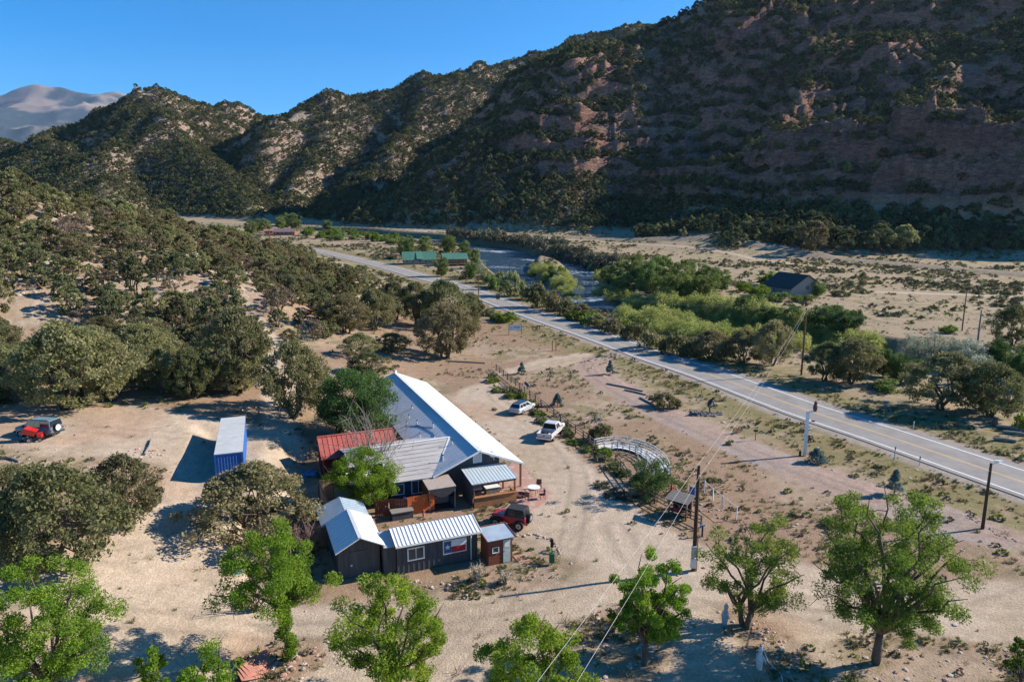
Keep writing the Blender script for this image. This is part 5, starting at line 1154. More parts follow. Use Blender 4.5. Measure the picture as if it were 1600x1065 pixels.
# --- utility poles and wires
POLES = {}
M_pole = mat("pole_wood", (.075,.045,.030), .9, .25, 5, bump=.3, streak=(4,4,.3)); M_polel = mat("pole_wood_new", (.19,.095,.050), .9, .25, 5, bump=.3, streak=(4,4,.3))
def pole(key, label, loc, h, m=M_pole, arm=None, r=.15, boxes=False, transformer=False):
    T = thing("utility_pole", label, "pole", loc, 0, "utility poles"); MB().tube([(0,0,-.3),(0,0,h*.5),(0,0,h)], [r*1.15,r,r*.75], 10).build("shaft", m, T)
    tips = []
    if arm:
        a = R(arm); dx, dy = math.cos(a), math.sin(a); MB().bar((-1.1*dx,-1.1*dy,h-.45),(1.1*dx,1.1*dy,h-.45), .1,.12).build("crossarm", m, T)
        for t in (-1,-.35,.35,1): MB().tube([(t*dx,t*dy,h-.4),(t*dx,t*dy,h-.22)], .045, 6).build("insulator", M_white, T); tips.append((loc[0]+t*dx,loc[1]+t*dy,loc[2]+h-.22))
    else:
        for s, zz in ((1,.1),(-1,.75)): MB().tube([(0,s*r,h-zz),(0,s*(r+.16),h-zz+.03)], .05, 6).build("insulator", M_white, T); tips.append((loc[0],loc[1]+s*(r+.16),loc[2]+h-zz+.03))
    if transformer: MB().tube([(r+.25,0,h-1.7),(r+.25,0,h-.9)], .24, 12).build("transformer", M_groof, T)
    if boxes:
        MB().box(-.30,.12,-.34,-.13,.35,1.15).build("meter_box", M_groof, T); MB().box(-.28,.10,-.32,-.13,1.25,2.1).build("meter_box", mat("meter_grey",(.34,.35,.36),.6), T); MB().tube([(.2,-.1,0),(.2,-.1,3)], .04, 6).build("conduit", M_wood, T)
    POLES[key] = tips; return T
pole("p1", "brown utility pole with grey meter boxes at its foot beside the drive", on(14.0,48.6), 8.5, boxes=True)
pole("p2", "tall brown utility pole with crossarm on the river side of the highway", (*pt(1252,586)[:2], pt(1252,586)[2]), 11.6, M_polel, 35, transformer=False)
pole("p3", "utility pole beside the highway above the roadside junipers", tuple(pt(748,478)), 9.6, M_polel, 60)
pole("p4", "thin utility pole at the bend of the highway before the open field", tuple(pt(423,397)), 9.5, M_polel, 60, r=.18)
pole("p5", "thin dark pole on the river bank behind the roadside bushes", tuple(pt(796,440)), 8.5, M_pole, r=.16)
pole("p6", "thin grey pole on the dry flat beyond the river trees", tuple(pt(1503,517)), 9.0, M_pole, r=.13)
pole("p7", "bent grey dead pole next to the thin pole on the dry flat", tuple(pt(1526,545)), 8.0, M_oldw, r=.16)
def wire(label, a, b, sag, r=.008, m=None, name="power_line"):
    a, b = Vector(a), Vector(b); pts = [a.lerp(b, t/14)-Vector((0,0,sag*4*(t/14)*(1-t/14))) for t in range(15)]
    o = MB().tube(pts, r, 5).build(name, m or M_wire, None); return tag(o, label, "wire", "overhead wires")
M_wire = mat("bare_wire", (.55,.53,.50), .5, .05, 2)
P_ = POLES
wire("pale power line from the tall road pole to the meter pole, upper one", P_["p2"][1], P_["p1"][0], .8); wire("pale power line from the tall road pole to the meter pole, lower one", P_["p2"][2], P_["p1"][1], .8)
wire("pale power line leaving the meter pole over the lime green trees, upper one", P_["p1"][0], (-9.0,7.5,8.0), .5); wire("pale power line leaving the meter pole over the lime green trees, lower one", P_["p1"][1], (-6.9,7.0,7.8), .5)
for k, lab in enumerate(("outer", "second", "third", "inner")):
    wire("thin highway wire from tall road pole to roadside juniper pole, %s strand" % lab, P_["p2"][k], P_["p3"][k], 2.2, .007, mat("dull_wire", (.25,.24,.22), .6))
    wire("thin highway wire from tall road pole towards the log stack, %s strand" % lab, P_["p2"][k], (96+k*.8,58+k*.6,11.5), 1.6, .007, MATS["dull_wire"])
# --- roadside things
def totem():
    p = flat(1257,711); T = thing("white_post", "tall square white post carrying a carved brown owl on a bracket", "post", on(*p[:2]))
    MB().box(-.14,.14,-.14,.14,-.2,5.3).build("shaft", M_white, T); MB().bar((.1,0,5.25),(.95,0,5.25), .14,.10).build("bracket", M_white, T)
    Mo = mat("carved_brown", (.12,.06,.045), .8, .3, 6, bump=.3); o = MB().tube([(.78,0,5.3),(.78,0,5.6),(.78,0,5.95),(.80,0,6.15)], [.16,.24,.22,.15], 10).build("owl_body", Mo, T)
    MB().tube([(.80,0,6.12),(.80,0,6.28),(.80,0,6.42)], [.16,.19,.12], 10).build("head", Mo, o)
    for s in (-1,1): MB().tube([(.80,s*.1,6.38),(.80,s*.15,6.52)], [.05,.01], 6).build("ear_tuft", Mo, o)
    for z, l in ((4.1,.75),(3.2,.7),(2.85,.55)): MB().bar((.1,0,z),(l,0,z+.05), .07,.07).build("arm", M_white, T)
    MB().box(.5,.85,-.12,.12,4.1,4.22).build("small_sign", Mo, T); MB().box(-.62,-.42,-.1,.1,-.1,.6).build("stub_post", M_dark, T)
totem()
def street_lamp():
    p = flat(1535,826); T = thing("yard_lamp", "brown timber lamp post with a white lamp head near the highway", "lamp", on(*p[:2])); MB().tube([(0,0,-.3),(0,0,6.0)], [.15,.10], 10).build("shaft", M_pole, T)
    MB().bar((0,-.05,5.9),(.5,-.15,6.15), .06).build("arm", M_white, T); h = MB().loft([[(x,-.15+y*w,6.18+z) for y,z in ((-1,0),(1,0),(.6,.12),(-.6,.12))] for x, w in ((.1,.08),(.45,.17),(.85,.12))]).build("lamp_head", M_white, T); MB().bar((0,0,5.4),(-.35,-.1,5.1), .04).build("brace", M_white, T)
street_lamp()
def stone(seed, r, flat_=.7):
    rng = np.random.default_rng(seed); import bmesh; bm = bmesh.new(); bmesh.ops.create_icosphere(bm, subdivisions=1, radius=r)
    for v in bm.verts: v.co *= .75+.45*rng.random(); v.co.z *= flat_
    me = bpy.data.meshes.new("stone"); bm.to_mesh(me); bm.free(); return me
M_stone = mat("pale_stone", (.46,.38,.31), .95, .3, 3, bump=.4); M_stoned = mat("dark_stone", (.16,.14,.13), .95, .3, 3, bump=.4); M_stoner = mat("red_stone", (.34,.20,.15), .95, .3, 3, bump=.4)
STM = []
for i in range(6):
    a = stone(i, .3); a.materials.append(M_stone); b = a.copy(); b.materials[0] = M_stoned; c = a.copy(); c.materials[0] = M_stoner; STM.append((a, b, c))
def stones_along(name, label, pts, n, size=(.5,1.2), spread=.3, kind=0, cat="stone edging"):
    """a line of stones: one thing, each stone a part"""
    P = np.asarray(pts, float); T = thing(name, label, cat, on(*P[0])); seg = np.linalg.norm(np.diff(P, axis=0), axis=1); cum = np.concatenate([[0], np.cumsum(seg)])
    for i in range(n):
        s = cum[-1]*(i+random.random()*.8)/n; k = min(len(seg)-1, int(np.searchsorted(cum, s, 'right'))-1); q = P[k]+(P[k+1]-P[k])*(s-cum[k])/seg[k]+np.random.default_rng(i*7+n).normal(size=2)*spread
        sc = random.uniform(*size)*.62; o = link(bpy.data.objects.new("stone", STM[i % 6][random.choice((0,0,2)) if kind == 0 else kind]), T)
        o.location = (q[0]-P[0][0], q[1]-P[0][1], gz(*q)-gz(*P[0])+.06*sc); o.scale = (sc,sc,sc); o.rotation_euler = (0,0,random.random()*6)
    return T
def px_line(*q): return [tuple(pt(*a)[:2]) for a in q]
stones_along("stone_edging", "line of pale stones round the weedy plot beside the rust red hut", px_line((806,838),(835,836),(858,842),(872,856),(876,868)), 34, (.4,.9), .1)
stones_along("stone_edging", "pale stone border in front of the charcoal shed and flag building", px_line((560,918),(640,912),(690,918),(720,925),(770,922)), 44, (.4,1.0), .25)
stones_along("stone_edging", "scattered stones under the three stemmed tree by the shaded drive", px_line((1130,985),(1180,985),(1215,1010),(1240,1060)), 40, (.4,.9), .6)
stones_along("stone_edging", "stones lining the bank between the ramp and the red gravel drive", px_line((1040,730),(1095,790),(1130,815)), 24, (.4,.9), .3)
stones_along("stone_edging", "thin line of stones on the verge beside the yard lamp", px_line((1510,805),(1560,835),(1600,850)), 26, (.3,.6), .15)
stones_along("stone_edging", "white stones beside the shaded tree at the drive edge", px_line((960,960),(985,985),(1010,1010),(1000,1045)), 30, (.4,.9), .5)
stones_along("stone_heap", "heap of rubble stones on the container yard beside the old timber", px_line((222,700),(238,712),(232,706)), 26, (.4,.9), .8, cat="stones")
stones_along("stone_heap", "rubble of broken stones next to the red roofing sheets", px_line((430,1045),(450,1040),(475,1035)), 30, (.5,1.2), .5, cat="stones")
stones_along("stone_heap", "pale quartz boulders at the corner of the drive entrance", px_line((910,566),(925,564)), 8, (.8,2.0), .5, cat="stones")
stones_along("stone_heap", "rocks scattered on the planted bank beside the long rail fence", px_line((795,590),(820,600),(850,618)), 18, (.5,1.2), .6, 2, cat="stones")
def statue():
    p = flat(1103,646); c = on(*p[:2]); stones_along("rock_mound", "low ring shaped mound of dark rocks under the bird statue", [(c[0]-1.9,c[1]-.3),(c[0]-.6,c[1]-.8),(c[0]+.8,c[1]-.8),(c[0]+2.0,c[1]-.2),(c[0]+.8,c[1]+.6),(c[0]-.8,c[1]+.6),(c[0]-1.9,c[1]-.2)], 90, (.8,1.7), .3, 1, cat="rocks")
    b = MB(); T = thing("bird_statue", "dark bronze egg bodied bird statue standing on the rock mound", "statue", (c[0]+.5,c[1]-.1,c[2]+.2)); Ms = mat("bronze", (.06,.045,.04), .45, .3, 5, metal=.4)
    MB().tube([(-.1,0,.72),(-.05,0,.95),(.05,0,1.35),(.2,0,1.75),(.32,0,1.98)], [.12,.36,.45,.34,.16], 14).build("body", Ms, T); MB().tube([(.3,0,1.9),(.42,0,2.1),(.55,0,2.16),(.75,0,2.1)], [.16,.17,.11,.02], 10).build("head", Ms, T)
    for s in (-1,1): MB().tube([(-.05,s*.14,.8),(-.02,s*.15,.1)], .05, 6).build("leg", Ms, T); MB().tube([(-.28,s*.30,.85),(0,s*.46,1.25),(.2,s*.36,1.7)], [.05,.16,.06], 8).build("wing", mat("verdigris", (.30,.30,.27), .5, .3, 5), T)
statue()
def billboard(px, py, w, h, label, lift, post=M_oldw, ang=0, strokes=True):
    p = pt(px, py); T = thing("roadside_sign", label, "sign", tuple(p), R(ang))
    for s in (-1,1): MB().box(s*w*.5-.06,s*w*.5+.06,-.06,.06,-.2,lift+h).build("post", post, T)
    b = MB().box(-w/2+.06,w/2-.06,-.10,-.062,lift,lift+h).build("board", M_white, T)
    if strokes:
        mt_ = mat("faded_teal_print", (.10,.20,.24), .7)
        for x0, x1, z0, z1 in ((-.36,-.30,.42,.60),(-.27,-.22,.45,.56),(-.10,-.06,.44,.66),(-.04,.00,.52,.70),(.01,.05,.44,.68),(.07,.10,.46,.62),(.16,.19,.42,.70),(.20,.30,.44,.52),(.22,.32,.58,.68),(.34,.37,.44,.70)):
            MB().box(x0*w,x1*w,-.112,-.101,lift+z0*h,lift+z1*h).build("lettering", mt_, b)
    return T
billboard(805,523,2.9,1.35,"white roadside sign with faded teal lettering on two timber posts", 1.0)
billboard(871,476,1.6,1.9,"small white sign facing the highway above the riverside bushes", .3, strokes=False)
billboard(1092,538,1.5,.8,"small white rectangular sign at the river side of the highway", .7, strokes=False)
def small_things():
    p = pt(778,474); s = thing("road_sign", "grey backed road sign beside the far lane of the highway", "sign", tuple(p), R(20)); MB().box(-.05,.05,-.05,.05,-.2,2.6).build("post", M_groof, s); MB().box(-.6,.6,-.07,-.05,1.3,2.7).build("plate", M_plast, s)
    p = pt(866,548); s = thing("open_doorway", "empty upright timber doorway standing alone on bare soil", "doorway", tuple(p), R(35))
    for x in (-.45,.45): MB().box(x-.08,x+.08,-.08,.08,-.1,2.1).build("post", M_wood, s)
    for z in (.1,2.0): MB().box(-.45,.45,-.07,.07,z-.07,z+.07).build("crosspiece", M_wood, s)
    p = pt(1554,666); s = thing("cut_log", "upright sawn log stump on the far road shoulder", "log", tuple(p)); MB().tube([(0,0,-.1),(0,0,1.15),(0,0,1.3)], [.34,.3,.28], 12).build("trunk", BARK, s); MB().tube([(0,0,1.295),(0,0,1.315)], .27, 12).build("cut_face", mat("sawn_wood",(.45,.33,.2),.8), s)
    for i,(px,py,l,a) in enumerate(((1580,672,3.2,-35),(1588,680,2.8,-30),(1570,690,2.2,-25))):
        p = pt(px,py); s = thing("fallen_log", ("longest","middle","shortest")[i]+" pale fallen log lying beyond the upright stump", "log", (p[0],p[1],p[2]+.2), R(a)); MB().tube([(-l/2,0,0),(0,.1,.05),(l/2,0,0)], [.24,.22,.18], 8).build("trunk", GREYBARK, s)
        MB().tube([(l*.1,.1,.1),(l*.2,.5,.5)], [.07,.03], 6).build("branch_stub", GREYBARK, s)
    p = pt(862,882); s = thing("signpost", "thin post with dark plate and green box in the weedy plot", "post", tuple(p)); MB().box(-.04,.04,-.04,.04,-.1,2.3).build("post", M_oldw, s); MB().box(-.12,.12,-.07,-.04,1.5,2.2).build("plate", M_dark, s); MB().box(-.2,.2,-.18,.12,.25,1.0).build("green_box", mat("box_green",(.02,.13,.06),.6), s)
    for i,(px,py,h,lab) in enumerate(((1397,718,1.5,"grey delineator post on the near edge of the highway"),(1436,728,1.1,"thin marker stake next to the grey delineator post"),(1427,671,1.1,"thin stake on the far shoulder opposite the white post"),(878,530,1.0,"thin stake on the verge above the empty timber frame"),(1095,628,1.7,"thin dark sign stake behind the bird statue"),(932,669,1.9,"white marker pole rising behind the round golden shrub"),(816,800-8,1.2,"thin pipe standing behind the flag building roof"))):
        p = pt(px,py); o = thing("marker_post", lab, "post", tuple(p)); MB().box(-.035,.035,-.035,.035,-.2,h).build("stake", M_white if "white" in lab else M_groof, o); MB().box(-.06,.06,-.055,-.036,h-.3,h+.02).build("reflector", M_white if "white" in lab else M_plast, o)
    # sheets of red roofing and scrap in the foreground
    p = pt(402,1050); s = thing("roofing_sheets", "leaning pile of red corrugated roofing sheets at the foot of the leafy trunk", "metal sheets", tuple(p), R(35))
    for k in range(4):
        b = MB(); V=[]; F=[]; n=18
        for i in range(n+1):
            y = -.55+1.1*i/n; zc = .03*(i%2); V += [(-.9,y,zc),(.9,y,zc)]
        F = [(2*i,2*i+1,2*i+3,2*i+2) for i in range(n)]; o = b.add(V,F).build("sheet", mat("faded_red_sheet",(.42,.17,.12),.6,.2,2,dirt=(.5,.27,.2,.6)), s); o.location = (.15*k-.2,.25*k-.3,.12+.07*k); o.rotation_euler = (.08*k,.22-.05*k,.12*k)
    p = pt(478,742); s = thing("blue_tarp", "blue tarpaulin lying in the shade beside the red barn", "tarp", (p[0],p[1],p[2]+.12), .4); b = MB(); n=8; V=[]
    for i in range(n+1):
        for j in range(n+1): V.append((-1.1+2.2*i/n,-.9+1.8*j/n,.12*math.sin(i*1.7)*math.cos(j*1.3)+.06*math.sin(j*2.9+i)))
    b.add(V,[(i*(n+1)+j,(i+1)*(n+1)+j,(i+1)*(n+1)+j+1,i*(n+1)+j+1) for i in range(n) for j in range(n)]).build("sheet", mat("tarp_blue",(.06,.20,.36),.5,.15,3), s)
    p = pt(370,895); s = thing("blue_cooler", "small blue box in the shade of the leafy foreground tree", "box", tuple(p), .8); MB().box(-.35,.35,-.2,.2,0,.3).build("body", MATS["tarp_blue"], s, .03); MB().box(-.36,.36,-.21,.21,.3,.38).build("lid", M_white, s)
    for i,(px,py,px2,py2,lab) in enumerate(((226,712,236,688,"old grey timber beam lying on the container yard rubble"),(1000,622,1035,642,"weathered grey plank lying on the planted bank"),(948,600,1005,612,"grey log edging on the verge beside the highway"),(976,610,1010,618,"second grey log edging on the highway verge"),(700,565,758,568,"fallen grey log beneath the lone umbrella juniper"),(822,598,828,606,"short pale log on the bank above the rail fence"),(0,715,30,722,"pale log lying on the slope below the off-roader"))):
        a, b = pt(px,py), pt(px2,py2); o = MB().tube([(0,0,.1),tuple((b-a)/2+np.array([.1,.1,.12])),tuple(b-a+np.array([0,0,.1]))], [.14,.13,.1], 7).build("timber", M_oldw, None, loc=tuple(a)); tag(o, lab, "timber")
    # figures of scrap art under the trees
    for i,(px,py,h,m,lab) in enumerate(((1132,975,1.5,M_blueshade,"pale blue garden figure in the shade by the three stemmed tree"),(1186,1045,1.4,M_groof,"grey garden figure beside the hose under the trees"),(662,808,.7,mat("figure_pink",(.5,.18,.16),.6),"small pink garden figure at the foot of the orange fence"),(1008,985,.9,M_white,"white garden figure against the shaded trunk"))):
        p = pt(px,py); s = thing("garden_figure", lab, "ornament", tuple(p), i*.7); MB().tube([(0,0,0),(0,0,h*.45),(.03,0,h*.75)], [h*.12,h*.16,h*.08], 9).build("body", m, s); MB().tube([(.03,0,h*.72),(.05,0,h*.86),(.05,0,h)], [h*.06,h*.11,h*.05], 9).build("head", m, s)
        for q in (-1,1): MB().tube([(0,q*h*.12,h*.65),(h*.12,q*h*.22,h*.4)], h*.04, 6).build("arm", m, s)
    a, b, c = pt(1190,1010), pt(1200,1035), pt(1225,1075); o = MB().tube([tuple(a+[0,0,.05]),tuple(b+[0,0,.04]),tuple((b+c)/2+[.3,0,.04]),tuple(c+[0,0,.04])], .03, 6).build("garden_hose", M_white, None); tag(o, "white garden hose trailing over the ground under the trees", "hose")
    # white post and wire fence by the bank
    rail_fence("wire_fence", "short white post and rail fence beside the red gravel drive", px_line((1100,770),(1128,795),(1150,812)), 1.3, 1, M_white, 2.2, .08, .05, .03)
    p = pt(1155,678); s = thing("rusty_plough", "rusty old farm implement on the reddish verge", "implement", tuple(p), .6); Mr_ = mat("rust", (.13,.05,.03), .9, .3, 6)
    MB().tube([(-.6,0,.3),(0,.1,.55),(.6,0,.35)], .08, 7).build("frame", Mr_, s)
    for x in (-.5,.45): 
        w = MB(); w.loft([[(x+.42*math.cos(a),.25+u,.42+.42*math.sin(a)) for a in (2*math.pi*k/16 for k in range(16))] for u in (0,.06)], False); w.loft([[(x+.34*math.cos(a),.25+u,.42+.34*math.sin(a)) for a in (2*math.pi*k/16 for k in range(16))] for u in (0,.06)], False); w.build("wheel", Mr_, s)
        for k in range(4): MB().bar((x-.38*math.cos(k*.785),.28,.42-.38*math.sin(k*.785)),(x+.38*math.cos(k*.785),.28,.42+.38*math.sin(k*.785)), .03).build("spoke", Mr_, s)
    p = pt(1180,688); s = thing("mailbox", "dark mailbox on a thin post beside the rusty implement", "mailbox", tuple(p)); MB().box(-.04,.04,-.04,.04,-.1,1.1).build("post", M_oldw, s); MB().loft([[(x,-.1,1.1),(x,.1,1.1),(x,.1,1.25),(x,.05,1.33),(x,-.05,1.33),(x,-.1,1.25)] for x in (-.25,.25)]).build("box", M_dark, s)
small_things()
# --- houses across the valley
def cottage(name, label, px, py, L, Wd, ez, rz, ang, wallm, roofm, chim=False, deck=False, dormer=False, dz=0):
    p = pt(px, py); T = thing(name, label, "house", (p[0],p[1],p[2]-.2+dz), R(ang))
    MB().loft([[(x,-Wd/2,0),(x,Wd/2,0),(x,Wd/2,ez),(x,0,rz-.15),(x,-Wd/2,ez)] for x in (-L/2, L/2)]).build("wall", wallm, T)
    sl = (rz-ez)/(Wd/2); o = .7
    for s in (-1,1):
        q = [(-L/2-.6,s*(Wd/2+o),ez-o*sl),(L/2+.6,s*(Wd/2+o),ez-o*sl),(L/2+.6,0,rz),(-L/2-.6,0,rz)]; r_ = MB().poly(q if s < 0 else q[::-1], .12, (0,s*sl,1)).build("roof_slope", roofm, T)
        ribs((-L/2-.6,s*(Wd/2+o),ez-o*sl),(L/2+.6,s*(Wd/2+o),ez-o*sl),(L/2+.6,0,rz),(-L/2-.6,0,rz), int(L/.6), .05, .05).build("seam", roofm, r_)
    for k in range(max(2, int(L/3))):
        x = -L/2+(k+.5)*L/max(2, int(L/3))
        for s in (-1,1): window(T, (x, s*(Wd/2), ez*.55), (1,0,0), (0,0,1), (0,s,0), 1.1, 1.2)
    for s in (-1,1): window(T, (s*L/2, .0, ez*.95), (0,1,0), (0,0,1), (s,0,0), 1.4, 1.6)
    MB().box(-L/2-.05,-L/2-.01,1.0,2.0,.1,2.1).build("door", M_wood, T)
    if chim: MB().box(L*.1,L*.1+.6,-.4,.4,rz-.8,rz+.9).build("chimney", M_stoner, T)
    if deck:
        d = MB().box(-L/2,L/2,-Wd/2-2.6,-Wd/2,.9,1.05).build("deck", M_wood, T)
        for x in np.linspace(-L/2+.1,L/2-.1,6): MB().box(x-.08,x+.08,-Wd/2-2.5,-Wd/2-2.3,0,1.95).build("deck_post", M_wood, T)
        MB().bar((-L/2,-Wd/2-2.4,1.95),(L/2,-Wd/2-2.4,1.95), .1,.12).build("deck_rail", M_wood, T)
    if dormer: MB().loft([[(1.2*math.copysign(1,u)*.0+u,-Wd/2-1.0,ez-.1),(u,-.6,ez-.1),(u,-.6,rz-.3)] for u in (-1.5,1.5)]).build("dormer", roofm, T)
    return T
M_green = mat("green_metal_roof", (.085,.21,.14), .5, .1, .8, spec=.35, dirt=(.13,.25,.18,.5)); M_slate = mat("dark_slate_roof", (.07,.066,.064), .8, .15, 1.2, spec=.2)
M_cedar = mat("cedar_wall", (.33,.15,.08), .8, .2, 2, streak=(1,1,5)); M_greyw = mat("greige_wall", (.33,.28,.235), .85, .12, 1.5, streak=(3,3,.4))
cottage("river_cabin", "green roofed grey cabin with arched gable beside the highway and river", 655,412, 15,8,2.8,6.0, 12, M_greyw, M_green, dormer=True)
cottage("river_cabin", "green roofed cedar cabin with a deck standing by the river rapids", 710,414, 11,7,3.6,5.8, 14, M_cedar, M_green, deck=True)
cottage("dark_house", "large house with dark slate roof and tan gable across the river", 1238,458, 14,12,3.2,7.2, -74, M_greyw, M_slate, chim=False, dz=-.3)
cottage("far_barn", "small brown roofed barn at the edge of the distant green trees", 446,367, 16,8,3.0,5.2, 5, mat("barn_red",(.26,.09,.065),.8), mat("barn_roof",(.20,.15,.14),.7))
cottage("far_shed", "tiny coral red shed next to the distant brown roofed barn", 421,366, 7,5,3.2,4.2, 20, mat("coral_wall",(.50,.17,.10),.8), mat("coral_roof",(.42,.16,.12),.7))
cottage("far_house", "distant white roofed house beyond the crest of the wooded hill", 250,346, 22,12,3.0,5.5, -20, M_greyw, M_wroof)
cottage("far_hut", "small salmon hut among brush beside the distant field", 350,377, 7,5,2.4,3.6, 10, MATS["coral_wall"], MATS["coral_roof"])

# --- furniture inside the fenced yard
def yard_set(label, lx, ly, kind, rz):
    x, y = yard(lx, ly); T = thing({"t": "yard_table", "c": "yard_chair", "b": "barrel"}[kind], label, {"t": "table", "c": "chair", "b": "barrel"}[kind], (x, y, gz(x, y)), rz)
    if kind == "t":
        MB().box(-.7,.7,-.4,.4,.70,.75).build("table_top", M_white, T)
        for sx in (-.6,.6):
            for sy in (-.32,.32): MB().box(sx-.03,sx+.03,sy-.03,sy+.03,0,.70).build("leg", M_white, T)
    elif kind == "c":
        MB().box(-.24,.24,-.24,.24,.40,.45).build("seat", M_white, T); MB().box(-.26,-.21,-.24,.24,.45,.92).build("backrest", M_white, T)
        for sx in (-.21,.21):
            for sy in (-.21,.21): MB().box(sx-.02,sx+.02,sy-.02,sy+.02,0,.40).build("leg", M_white, T)
    else:
        MB().tube([(0,0,0),(0,0,.3),(0,0,.85)], [.26,.30,.27], 14).build("drum", M_wood, T); MB().tube([(0,0,.84),(0,0,.87)], .25, 14).build("lid", M_groof, T)
yard_set("white table inside the yard behind the orange fence", -.9, 12.6, "t", A0); yard_set("white chair facing the navy wing window in the yard", -.1, 11.8, "c", 1.0)
yard_set("white chair beside the yard table nearest the lime green tree", -.8, 13.9, "c", 3.0); yard_set("brown barrel in the corner between canopy and orange fence", -.6, 10.6, "b", 0)
# ------------------------------------------------------------------ leafy trees of the yard
def yard_tree(label, px, py, H, Rr, seed, m, name="leafy_tree", cat="tree", off=(0,0), p=None, **k):
    p = flat(px, py) if p is None else p; z = gz(p[0], p[1]); H, Rr = H*.95, Rr*.88; d = dict(nc=90, npr=330, size=.074, trunk_h=.2, limbs=14, clump=.15, fill=.35); d.update(k)
    me = broadleaf(seed, H, Rr, m=m, off=off, name=name, **d)
    return plant(name, me, label, cat, (p[0], p[1], z-.05), 1.0, rz=0.0)
yard_tree("lime green leafy tree at the corner of the gravel turning area", 85,1125, 8.6, 4.6, 301, LOC, off=(-.3,.4), nc=120, limbs=16, trunk_h=.15)
yard_tree("lime green tree with leafy trunk rising beside the red roofing sheets", 455,1030, 8.8, 4.3, 302, LOC, off=(-1.1,.2), nc=96, limbs=14, trunk_h=.40, sleeve=14)
yard_tree("lime green tree standing alone in front of the charcoal shed", 625,1100, 8.0, 4.0, 303, LOC, off=(-.5,.5), nc=100, limbs=15, trunk_h=.18, sleeve=6)
yard_tree("lime green bushy tree under the power lines, trunk out of sight", 835,1185, 8.4, 3.8, 304, LOC, nc=100, limbs=14, trunk_h=.2)
yard_tree("bright green tree shading the white stones where power lines cross", 1006,1038, 7.9, 3.1, 305, LOC, off=(.35,.2), nc=90, limbs=14, trunk_h=.2)
yard_tree("three stemmed leafy tree with thin brownish crown beside the big tree", 1166,978, 8.4, 4.0, 306, ELM, nc=84, limbs=14, trunk_h=.16, stems=3, npr=260)
yard_tree("biggest spreading green tree with straight trunk beside the gravel lot", 1368,1036, 12.4, 5.6, 307, ELM, off=(.4,.3), nc=190, limbs=26, trunk_h=.17, npr=300, clump=.125)
yard_tree("lime green tree leaning over the yard fences and low rear shed", 592,801, 6.3, 4.2, 308, LOC, off=(-1.4,.3), nc=96, limbs=14, trunk_h=.24, size=.072)
yard_tree("small lime green sapling next to the corner leafy tree", 245,1120, 4.7, 1.3, 309, LOC, nc=22, limbs=6, npr=220, clump=.22)
yard_tree("small lime green tree by the red roofing sheets, only its top showing", 335,1150, 6.1, 2.1, 310, LOC, nc=44, limbs=9, npr=220, clump=.2)
yard_tree("small green sapling on the soil past the biggest tree", 1592,1075, 3.3, 1.3, 311, ELM, nc=22, limbs=6, npr=220, clump=.22)
yard_tree("dense dark green shade tree towering over the red barn", 0,0, 9.6, 6.0, 312, BRD, p=(-18.3,77.2), nc=240, limbs=22, trunk_h=.1, npr=190, clump=.17, size=.12, droop=.1, fill=.6)
def bare_tree(label, loc, H, seed, m=GREYBARK, n=26, name="bare_tree", cat="tree"):
    rng = np.random.default_rng(seed); st = []
    for i in range(n):
        a = rng.random()*6.28; r = H*(.15+.35*rng.random()); P = curve_pts((0,0,-.1),(r*math.cos(a),r*math.sin(a),H*(.5+.5*rng.random())), rng, 4, .16); st.append((P,.05,.015))
        for k in range(3):
            q = P[2+k % 3]; st.append((curve_pts(q, q+rng.normal(size=3)*H*.14+np.array([0,0,H*.14]), rng, 2, .1), .02, .007))
    T = thing(name, label, cat, loc); me = stems_mesh("branches", m, st, 5); link(bpy.data.objects.new("branches", me), T)
    b = MB().tube([(0,0,-.2),(0,0,.35)], [.16,.1], 8).build("trunk", m, T); return T
bare_tree("leafless grey shrub tree spreading in front of the red barn roof", (*yard(5.9,13.2), 0), 7.2, 1, n=70)
bare_tree("leafless twiggy bush between the big juniper and the charcoal shed", on(*flat(480,868)[:2]), 2.8, 2, mat("pink_twigs",(.22,.14,.12),.9), 30, "bare_bush", "bush")
bare_tree("leafless brush pile beside the rust red hut and stone border", on(*flat(745,908)[:2]), 1.3, 3, mat("straw_twigs",(.42,.34,.25),.9), 40, "bare_bush", "bush")
bare_tree("dead pale brush heap on the corner in front of the hut", on(*flat(790,912)[:2]), 1.1, 4, MATS["straw_twigs"], 36, "bare_bush", "bush")
bare_tree("leafless shrub at the left end of the slope behind the off-roader", tuple(pt(28,628)), 4.6, 5, n=26)
bare_tree("leafless branches hanging off the trunk beside the turning area", on(*flat(400,955)[:2]), 2.6, 6, BARK, 18, "bare_bush", "bush")
bare_tree("silvery dead shrub caught in the bushy pine by the ramp", on(*flat(1010,752)[:2]), 3.2, 7, mat("silver_twigs",(.40,.37,.34),.9), 30, "bare_bush", "bush")
